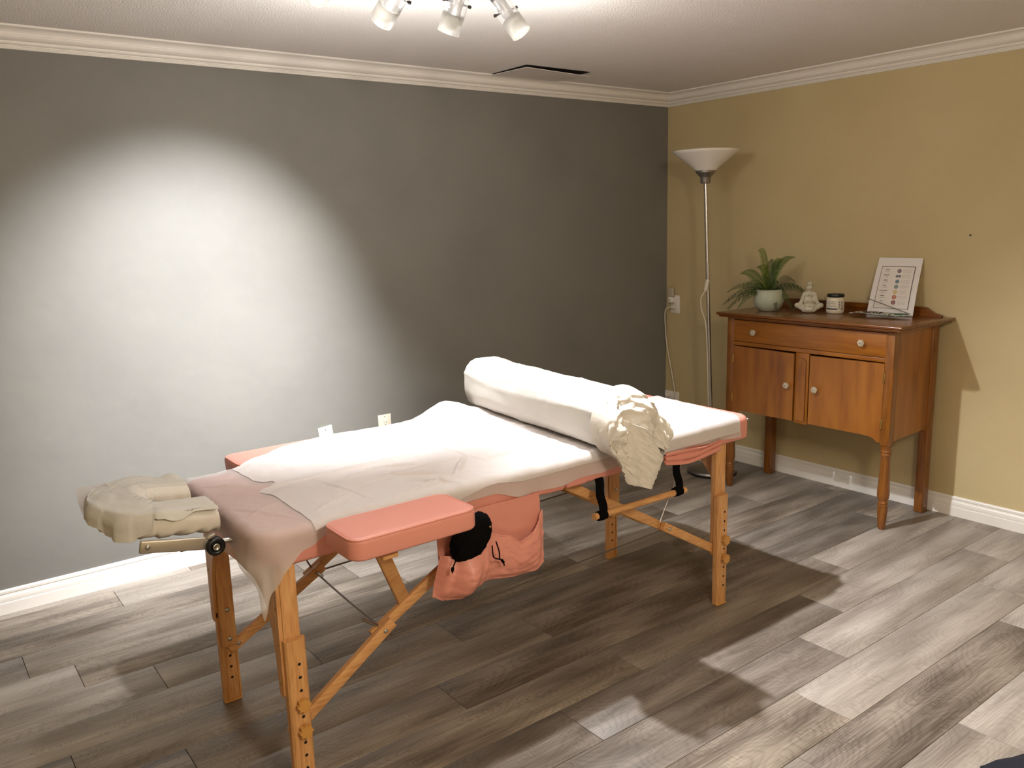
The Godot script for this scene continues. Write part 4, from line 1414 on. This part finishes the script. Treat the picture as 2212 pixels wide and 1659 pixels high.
# smooth union of tapered capsules meshed as surface nets
func blob_mesh(st: SurfaceTool, bones: Array, cell: float, blend: float, xf: Transform3D) -> void:
	var lo := Vector3.ONE * 1e9; var hi := -lo
	for b in bones:
		var r := maxf(b[2], b[3]) + cell * 3.0
		for e in [b[0], b[1]]:
			lo = lo.min(e - Vector3.ONE * r); hi = hi.max(e + Vector3.ONE * r)
	var nx := int((hi.x - lo.x) / cell) + 2; var ny := int((hi.y - lo.y) / cell) + 2; var nz := int((hi.z - lo.z) / cell) + 2
	var F := PackedFloat32Array(); F.resize(nx * ny * nz)
	for k in nz:
		for j in ny:
			for i in nx:
				var p := lo + Vector3(i, j, k) * cell
				var s := 0.0
				for b in bones:
					var ab: Vector3 = b[1] - b[0]
					var t := clampf((p - b[0]).dot(ab) / maxf(ab.length_squared(), 1e-9), 0.0, 1.0)
					var dd := p.distance_to(b[0] + ab * t) - lerpf(b[2], b[3], t)
					s += exp(-dd / blend)
				F[i + nx * (j + ny * k)] = -blend * log(maxf(s, 1e-30))
	var vid := {}
	var verts := PackedVector3Array()
	for k in nz - 1:
		for j in ny - 1:
			for i in nx - 1:
				var acc := Vector3.ZERO; var cnt := 0
				for e in [[0, 0, 0, 1, 0, 0], [0, 1, 0, 1, 1, 0], [0, 0, 1, 1, 0, 1], [0, 1, 1, 1, 1, 1], [0, 0, 0, 0, 1, 0], [1, 0, 0, 1, 1, 0], [0, 0, 1, 0, 1, 1], [1, 0, 1, 1, 1, 1], [0, 0, 0, 0, 0, 1], [1, 0, 0, 1, 0, 1], [0, 1, 0, 0, 1, 1], [1, 1, 0, 1, 1, 1]]:
					var a := F[i + e[0] + nx * (j + e[1] + ny * (k + e[2]))]
					var b := F[i + e[3] + nx * (j + e[4] + ny * (k + e[5]))]
					if (a < 0.0) != (b < 0.0):
						acc += Vector3(i + e[0], j + e[1], k + e[2]).lerp(Vector3(i + e[3], j + e[4], k + e[5]), a / (a - b)); cnt += 1
				if cnt > 0:
					vid[i + nx * (j + ny * k)] = verts.size()
					verts.append(xf * (lo + acc / cnt * cell))
	st.set_smooth_group(0)
	for k in range(1, nz - 1):
		for j in range(1, ny - 1):
			for i in range(1, nx - 1):
				var at := i + nx * (j + ny * k)
				var a := F[at]
				for ax in 3:
					var st_: int = [1, nx, nx * ny][ax]
					var b := F[at + st_]
					if (a < 0.0) == (b < 0.0): continue
					var u: int = [nx, nx * ny, 1][ax]; var w: int = [nx * ny, 1, nx][ax]
					var q := [at - u - w, at - w, at, at - u]
					var ok := true
					for c in q: ok = ok and vid.has(c)
					if not ok: continue
					var P := [verts[vid[q[0]]], verts[vid[q[1]]], verts[vid[q[2]]], verts[vid[q[3]]]]
					if a < 0.0: quad(st, P[0], P[1], P[2], P[3])
					else: quad(st, P[3], P[2], P[1], P[0])

func figurine(at: Vector3) -> void:
	var t := thing("figurine", "pale stone seated meditating figure cradling a tea light bowl", "figurine", at)
	# own axes: x to its left as we see it, y up, z towards the viewer
	var zv := Vector3(-0.84, 0, 0.54).normalized()
	var xf := Transform3D(Basis(Vector3.UP.cross(zv).normalized(), Vector3.UP, zv), at)
	var v := func(x, y, z): return Vector3(x, y, z)
	var bones := [
		[v.call(0, 0.030, -0.012), v.call(0, 0.050, -0.014), 0.025, 0.024], [v.call(0, 0.050, -0.014), v.call(0, 0.082, -0.012), 0.023, 0.016],
		[v.call(-0.016, 0.088, -0.010), v.call(0.016, 0.088, -0.010), 0.011, 0.011], [v.call(0, 0.092, -0.010), v.call(0, 0.112, -0.006), 0.009, 0.008],
		[v.call(0, 0.121, -0.003), v.call(0.001, 0.134, -0.002), 0.0150, 0.0135],
		# arms down to the lap
		[v.call(-0.024, 0.086, -0.008), v.call(-0.040, 0.040, 0.004), 0.009, 0.0075], [v.call(-0.040, 0.040, 0.004), v.call(-0.016, 0.022, 0.026), 0.007, 0.006],
		[v.call(0.024, 0.086, -0.008), v.call(0.040, 0.040, 0.004), 0.009, 0.0075], [v.call(0.040, 0.040, 0.004), v.call(0.016, 0.022, 0.026), 0.007, 0.006],
		# crossed legs, knees out and up
		[v.call(-0.018, 0.019, -0.004), v.call(-0.055, 0.034, 0.014), 0.014, 0.010], [v.call(-0.055, 0.034, 0.014), v.call(-0.020, 0.013, 0.034), 0.010, 0.009],
		[v.call(0.018, 0.019, -0.004), v.call(0.055, 0.034, 0.014), 0.014, 0.010], [v.call(0.055, 0.034, 0.014), v.call(0.020, 0.013, 0.034), 0.010, 0.009],
		[v.call(-0.020, 0.013, 0.034), v.call(0.020, 0.013, 0.034), 0.009, 0.009]]
	var st := S()
	blob_mesh(st, bones, 0.0034, 0.0032, xf)
	var sm := textured(tex_from(noise(71, 0.03, 3), 128, 128, ramp([[0.0, c8(150, 142, 120)], [0.5, c8(196, 190, 170)], [1.0, c8(214, 208, 190)]])), Vector3(12, 12, 12), 0.7)
	obj("body", st, sm, t)
	st = S()
	lathe(st, at + zv * 0.030, [Vector2(0.0, 0.002), Vector2(0.016, 0.002), Vector2(0.024, 0.010), Vector2(0.026, 0.020), Vector2(0.024, 0.020), Vector2(0.021, 0.012), Vector2(0.0, 0.011)], 28)
	obj("bowl", st, sm, t)
	st = S()
	lathe(st, at + zv * 0.030, [Vector2(0.0, 0.011), Vector2(0.0195, 0.011), Vector2(0.0195, 0.026), Vector2(0.0185, 0.026), Vector2(0.0, 0.025)], 28)
	obj("tea_light", st, mat(c8(232, 226, 208), 0.5), t, "white tea light candle")

func jar_print() -> Image:
	var im := Image.create(320, 128, true, Image.FORMAT_RGB8)
	im.fill(c8(222, 214, 196))
	var ink := c8(60, 58, 60)
	var r := RandomNumberGenerator.new(); r.seed = 5
	# rows of fine print, too small to read
	for e in [[40, 12, 110, 4], [70, 22, 60, 3], [34, 34, 120, 5], [46, 44, 92, 3]]:
		var x: int = e[0]
		while x < e[0] + e[2]:
			var w := r.randi_range(3, 10)
			im.fill_rect(Rect2i(x, e[1], w, e[3]), ink.lerp(c8(222, 214, 196), 0.35)); x += w + 3
	# flourish of script
	for k in 220:
		var u := k / 220.0
		var px := int(26 + 140 * u); var py := int(72 + 12 * sin(u * 26.0) * (0.4 + 0.6 * sin(u * 5.0)))
		im.fill_rect(Rect2i(px, py, 3, 3), ink)
	im.fill_rect(Rect2i(0, 98, 190, 16), c8(48, 52, 62))
	for k in 4: im.fill_rect(Rect2i(206, 14 + 24 * k, 16, 14), ink)
	for k in 9: im.fill_rect(Rect2i(236, 12 + 9 * k, r.randi_range(30, 60), 4), ink.lerp(c8(222, 214, 196), 0.4))
	im.fill_rect(Rect2i(240, 98, 40, 14), ink.lerp(c8(222, 214, 196), 0.2))
	im.flip_y()
	im.generate_mipmaps()
	return im

func paper_sheet() -> void:
	# letter sheet, foot on the top, head against the wall
	var bl := Vector3(-0.098, 0.907, 1.340); var br := Vector3(-0.090, 0.907, 1.556)
	var tl := Vector3(-0.006, 1.163, 1.338); var tr := Vector3(-0.006, 1.163, 1.546)
	var t := thing("printed_chart", "white printed chart with seven coloured round symbols leaning on the tan wall", "paper", (bl + br) / 2)
	var st := S()
	var n := (br - bl).cross(tl - bl).normalized()
	grid(st, 6, 6, func(u: float, v: float): return bl.lerp(br, u).lerp(tl.lerp(tr, u), v) + Vector3(-0.004, 0, 0) * sin(PI * v), 0.0006)
	obj("page", st, mat(c8(232, 226, 222), 0.7), t)
	var lay := func(u: float, v: float, up := 0.0008) -> Vector3:
		return bl.lerp(br, u).lerp(tl.lerp(tr, u), v) + Vector3(-0.004, 0, 0) * sin(PI * v) + Vector3(-up, up * 0.35, 0)
	# print: frame, emblems and lines of text
	st = S()
	grid(st, 4, 6, func(u: float, v: float): return lay.call(lerpf(0.12, 0.88, u), lerpf(0.11, 0.85, v)))
	var pm := mat(Color.WHITE, 0.7)
	pm.albedo_texture = ImageTexture.create_from_image(chart_print())
	obj("print", st, pm, t, "framed chart print")
	var heads := ["CROWN", "THIRD EYE", "THROAT", "HEART", "SOLAR PLEXUS", "SACRAL", "ROOT"]
	var font := SystemFont.new(); font.font_names = PackedStringArray(["Droid Sans"]); font.font_weight = 700
	var ux := (br - bl).normalized()
	for k in 7:
		var tm := TextMesh.new()
		tm.text = heads[k]; tm.font = font; tm.font_size = 16; tm.pixel_size = 0.00034; tm.depth = 0.0002
		var o := MeshInstance3D.new()
		o.name = "heading"
		tm.material = mat(c8(62, 56, 54), 0.8)
		o.mesh = tm
		t.add_child(o, true)
		var v := 0.785 - 0.0915 * k
		var c: Vector3 = lay.call(0.27, v, 0.0014)
		var uy := (tl - bl).normalized()
		o.transform = Transform3D(Basis(ux, uy, ux.cross(uy)), c - ORG)

func chart_print() -> Image:
	var w := 304; var h := 384
	var bg := c8(230, 222, 214)
	var im := Image.create(w, h, true, Image.FORMAT_RGB8)
	im.fill(bg)
	var ink := c8(66, 56, 52)
	im.fill_rect(Rect2i(0, 0, w, 5), ink); im.fill_rect(Rect2i(0, h - 3, w, 3), ink); im.fill_rect(Rect2i(0, 0, 4, h), ink); im.fill_rect(Rect2i(w - 6, 0, 6, h), ink)
	var r := RandomNumberGenerator.new(); r.seed = 9
	var cols := [c8(98, 84, 98), c8(84, 88, 104), c8(88, 120, 134), c8(96, 126, 128), c8(206, 180, 104), c8(186, 92, 62), c8(126, 66, 66)]
	var petals := [12, 2, 16, 12, 10, 6, 4]
	for k in 7:
		var cy := 42 + int(47.5 * k)
		# second heading line, fine print
		var ww := [46, 26, 44, 40, 40, 56, 52][k] as int
		var x := 62 - ww / 2
		while x < 62 + ww / 2:
			var q := r.randi_range(2, 5)
			im.fill_rect(Rect2i(x, cy + 8, q, 3), ink.lerp(bg, 0.45)); x += q + 1
		for l in 4:
			x = 200
			var wl := r.randi_range(56, 84)
			while x < 200 + wl:
				var q := r.randi_range(2, 8)
				im.fill_rect(Rect2i(x, cy - 14 + 9 * l, q, 2), ink.lerp(bg, 0.62)); x += q + 2
		# emblem
		for py in range(-22, 23):
			for px in range(-30, 31):
				var p := Vector2(px, py)
				var rad := p.length(); var an := p.angle()
				var edge := 20.0
				if k == 1: edge = 13.0 if absf(px) < 12 else 13.0
				var c := Color(0, 0, 0, 0)
				if k == 1:
					var q := Vector2(maxf(absf(px) - 13.0, 0.0), py)
					if q.length() < 11.0:
						c = cols[k]
						if Vector2(px, py).length() < 7.0 or Vector2(absf(px) - 15.0, py).length() < 4.0: c = cols[k].lerp(bg, 0.6)
				else:
					edge = 17.0 + (3.5 if petals[k] < 9 else 1.6) * absf(sin(an * petals[k] / 2.0))
					if rad < edge:
						c = cols[k]
						if rad < 13.0 and rad > 11.0: c = cols[k].lerp(bg, 0.55)
						elif rad < 11.0: c = cols[k].lerp(bg, 0.18 + 0.22 * absf(sin(an * 3.0 + rad * 0.4)))
						if k == 2 and absf(px) + py * 0.8 < 5 and py > -6 and rad < 10: c = cols[k].darkened(0.35)
				if c.a > 0.0: im.set_pixel(166 + px, cy + py, c)
	im.flip_y()
	im.generate_mipmaps()
	return im

func incense(Y: float) -> void:
	# leaf-shaped glass dish
	var gm := mat(c8(198, 214, 200), 0.12)
	gm.transparency = BaseMaterial3D.TRANSPARENCY_ALPHA
	gm.albedo_color.a = 0.5
	var c := Vector3(-0.165, Y, 1.46)
	ORG = c
	var st := S()
	grid(st, 24, 10, func(u: float, v: float): 
		var a := TAU * u
		var r: float = v
		return c + Vector3(0.052 * r * sin(a), 0.003 + 0.010 * r * r, 0.128 * r * cos(a)), 0.0025)
	solo("glass_dish", st, gm, "shallow greenish glass dish on the sideboard before the printed chart", "dish")
	# green card lying in it
	ORG = Vector3(-0.16, Y + 0.012, 1.50)
	st = S()
	grid(st, 6, 4, func(u: float, v: float): return Vector3(-0.185 + 0.05 * v, Y + 0.0155 + 0.004 * u, 1.445 + 0.115 * u + 0.01 * v), 0.0012)
	solo("green_packet", st, mat(c8(30, 92, 44), 0.5), "small dark green packet lying in the glass dish", "packet")
	# crumpled foil
	ORG = Vector3(-0.20, Y + 0.012, 1.40)
	var nz := noise(81, 30.0, 3)
	st = S()
	grid(st, 46, 16, func(u: float, v: float):
		var z := lerpf(1.325, 1.545, u) + 0.010 * nz.get_noise_2d(u * 0.8, v + 3.0)
		var ragged := 0.016 * nz.get_noise_2d(u * 2.2, 7.0 + v)
		var x := -0.225 + 0.055 * v + ragged + 0.01 * u
		return Vector3(x, Y + 0.010 + 0.010 * sin(PI * u) * (1.0 - v * 0.3) + 0.012 * absf(nz.get_noise_2d(u * 2.0 + 5.0, v)), z), 0.0005)
	solo("foil_wrapper", st, mat(c8(214, 206, 192), 0.38, 0.3), "crumpled silvery foil wrapper spilling over the edge of the glass dish", "wrapper")
	ORG = Vector3(-0.19, Y + 0.02, 1.43)
	st = S()
	grid(st, 18, 4, func(u: float, v: float): return Vector3(-0.218 + 0.024 * v, Y + 0.022 + 0.004 * sin(PI * v), lerpf(1.385, 1.475, u)), 0.003)
	solo("dark_wrapper", st, mat(c8(64, 48, 40), 0.6), "dark brown strip wrapped in the crumpled foil", "wrapper")
	ORG = Vector3(-0.12, 0.93, 1.46)
	st = S()
	tube(st, [Vector3(-0.118, 0.981, 1.350), Vector3(-0.122, 0.921, 1.558)], 0.0016, 6)
	solo("incense_stick", st, mat(c8(86, 72, 52), 0.8), "thin brown incense stick slanting in front of the printed chart", "incense")

# ------------------------------------------------------------------ wall fittings
func wall_fittings() -> void:
	# cable plate, hung crooked
	var b := Basis(Vector3.BACK, 0.105)
	var c := Vector3(-2.252, 0.431, 0.0)
	var t := thing("cable_plate", "crooked ivory cable wall plate low on the grey wall", "wall plate", c)
	var st := S()
	rbox(st, c + Vector3(0, 0, 0.003), Vector3(0.034, 0.057, 0.003), 0.002, b)
	obj("plate", st, M.ivory, t)
	st = S()
	tube(st, [c + Vector3(0.002, 0.0, 0.005), c + Vector3(0.002, 0.0, 0.016)], 0.005, 12)
	obj("socket", st, M.metal, t)
	st = S()
	lathe(st, c + b * Vector3(0, 0.041, 0.006), [Vector2(0.003, 0.0), Vector2(0.0, 0.0012)], 10, Basis(Vector3.RIGHT, PI / 2))
	obj("screw", st, M.cable, t)
	# outlet with a rectangular insert
	c = Vector3(-1.953, 0.437, 0.0)
	t = thing("wall_outlet", "straight ivory double power outlet low on the grey wall", "outlet", c)
	st = S()
	rbox(st, c + Vector3(0, 0, 0.003), Vector3(0.034, 0.057, 0.003), 0.002)
	obj("plate", st, M.ivory, t)
	st = S()
	rbox(st, c + Vector3(0, 0, 0.0065), Vector3(0.0165, 0.033, 0.002), 0.001)
	obj("insert", st, M.ivory, t)
	for y: float in [0.017, -0.017]:
		st = S()
		for x: float in [-0.006, 0.006]: box(st, c + Vector3(x - 0.0009, y, 0.0080), c + Vector3(x + 0.0009, y + 0.008, 0.0088))
		lathe(st, c + Vector3(0, y - 0.007, 0.0085), [Vector2(0.0025, 0.0), Vector2(0.0, 0.0002)], 10, Basis(Vector3.RIGHT, PI / 2))
		obj("slots", st, M.hole, t)
	st = S()
	lathe(st, c + Vector3(0, 0.047, 0.006), [Vector2(0.0028, 0.0), Vector2(0.0, 0.0012)], 10, Basis(Vector3.RIGHT, PI / 2))
	obj("screw", st, M.cable, t)
	# outlet on the tan wall with a plug-in air freshener and the lamp's plug
	c = Vector3(0, 0.866, 0.073)
	t = thing("wall_outlet", "white power outlet on the tan wall beside the floor lamp", "outlet", c)
	st = S()
	rbox(st, c + Vector3(-0.003, 0, 0), Vector3(0.003, 0.053, 0.034), 0.002)
	obj("plate", st, M.white_plastic, t)
	st = S()
	rbox(st, c + Vector3(-0.0065, 0, 0), Vector3(0.002, 0.033, 0.0165), 0.001)
	obj("insert", st, M.white_plastic, t)
	st = S()
	for z: float in [-0.006, 0.006]: box(st, c + Vector3(-0.0092, -0.020, z - 0.0009), c + Vector3(-0.0083, -0.012, z + 0.0009))
	obj("slots", st, M.hole, t)
	c = Vector3(-0.0085, 0.905, 0.058)
	t = thing("night_light", "small translucent plug-in night light in the tan wall outlet", "night light", c)
	st = S()
	rbox(st, c + Vector3(-0.013, -0.012, 0), Vector3(0.013, 0.017, 0.017), 0.006, Basis.IDENTITY, 3)
	obj("body", st, M.white_plastic, t)
	st = S()
	var nm := mat(c8(205, 196, 172), 0.3)
	nm.transparency = BaseMaterial3D.TRANSPARENCY_ALPHA
	nm.albedo_color.a = 0.7
	rbox(st, c + Vector3(-0.016, 0.030, 0), Vector3(0.010, 0.028, 0.020), 0.009, Basis.IDENTITY, 3)
	obj("cap", st, nm, t, "cloudy rounded cap")
	st = S()
	tube(st, [c + Vector3(-0.0255, -0.014, -0.006), c + Vector3(-0.0268, -0.014, -0.006)], 0.003, 10)
	obj("sensor", st, M.hole, t)
	# cream cord from the outlet down the wall
	ORG = Vector3(-0.02, 0.3, 0.06)
	st = S()
	rbox(st, Vector3(-0.016, 0.848, 0.068), Vector3(0.0075, 0.009, 0.013), 0.004, Basis.IDENTITY, 2)
	tube(st, spline([Vector3(-0.022, 0.848, 0.066), Vector3(-0.034, 0.846, 0.046), Vector3(-0.034, 0.820, 0.020), Vector3(-0.030, 0.70, 0.022), Vector3(-0.026, 0.60, 0.034), Vector3(-0.024, 0.45, 0.070), Vector3(-0.024, 0.30, 0.102), Vector3(-0.030, 0.13, 0.140), Vector3(-0.060, 0.012, 0.19), Vector3(-0.12, 0.004, 0.30), Vector3(-0.17, 0.004, 0.42), Vector3(-0.20, 0.006, 0.49)], 6), 0.0033, 8)
	solo("power_cord", st, M.cord, "cream power cord running from the tan wall outlet down to the floor", "cord")
	# little plug and outlet low in the corner
	c = Vector3(0, 0.30, 0.055)
	t = thing("wall_outlet", "low white outlet in the room corner behind the massage table", "outlet", c)
	st = S()
	rbox(st, c + Vector3(-0.003, 0, 0), Vector3(0.003, 0.034, 0.055), 0.002)
	obj("plate", st, M.white_plastic, t)
	st = S()
	rbox(st, c + Vector3(-0.018, 0.012, -0.024), Vector3(0.014, 0.012, 0.012), 0.005, Basis.IDENTITY, 2)
	obj("plug", st, M.white_plastic, t)
	# loose cover plate on the ceiling, one edge sagging off
	c = Vector3(-1.13, 2.058, 0.225)
	t = thing("ceiling_cover_plate", "white ceiling cover plate by the crown moulding, one edge hanging loose", "cover plate", c)
	st = S()
	var z0 := 0.09; var z1 := 0.352
	var pts := [Vector3(-1.328, 2.059, z0), Vector3(-0.925, 2.060, z0), Vector3(-0.935, 2.045, z1), Vector3(-1.322, 2.0545, z1)]
	var th := Vector3(0, 0.0025, 0)
	st.set_smooth_group(-1)
	quad(st, pts[0], pts[1], pts[2], pts[3])
	quad(st, pts[3] + th, pts[2] + th, pts[1] + th, pts[0] + th)
	for k in 4: quad(st, pts[(k + 1) % 4], pts[k], pts[k] + th, pts[(k + 1) % 4] + th)
	obj("plate", st, M.plate, t)
	st = S()
	box(st, Vector3(-1.322, CEIL - 0.002, 0.09), Vector3(-0.935, CEIL - 0.0005, 0.352))
	obj("opening", st, M.hole, t, "dark opening behind the plate")
	for p in [Vector3(-1.29, 2.0555, 0.20), Vector3(-0.99, 2.0515, 0.22)]:
		st = S()
		lathe(st, p, [Vector2(0.0035, 0.0), Vector2(0.0, -0.0015)], 10)
		obj("screw", st, M.cable, t)
	# a nail left in the tan wall
	ORG = Vector3(0, 1.263, 1.741)
	st = S()
	tube(st, [Vector3(0, 1.263, 1.741), Vector3(-0.006, 1.2645, 1.741)], 0.0022, 8)
	tube(st, [Vector3(-0.005, 1.2645, 1.741), Vector3(-0.0065, 1.2648, 1.741)], 0.004, 10)
	solo("nail", st, M.screwdark, "small dark nail in the tan wall above the sideboard", "nail")

func stray_cloth() -> void:
	# corner of a dark bag that reaches into the picture
	ORG = Vector3(-1.62, 0, 2.80)
	var st := S()
	var nz := noise(91, 14.0, 2)
	grid(st, 30, 12, func(u: float, v: float):
		var x := lerpf(-1.755, -1.30, u)
		var z := lerpf(2.660, 2.88, v) + 0.43 * (x + 1.728) + 0.003 * nz.get_noise_2d(u, 0.0)
		var h := 0.010 + 0.022 * sin(PI * minf(v * 1.6, 1.0) * 0.5) + 0.006 * nz.get_noise_2d(u, v)
		return Vector3(x, maxf(h * minf(1.0, u * 12.0), 0.003), z), 0.004)
	solo("navy_cloth", st, mat(c8(22, 24, 34), 0.9), "dark navy folded cloth lying on the floor planks", "cloth")
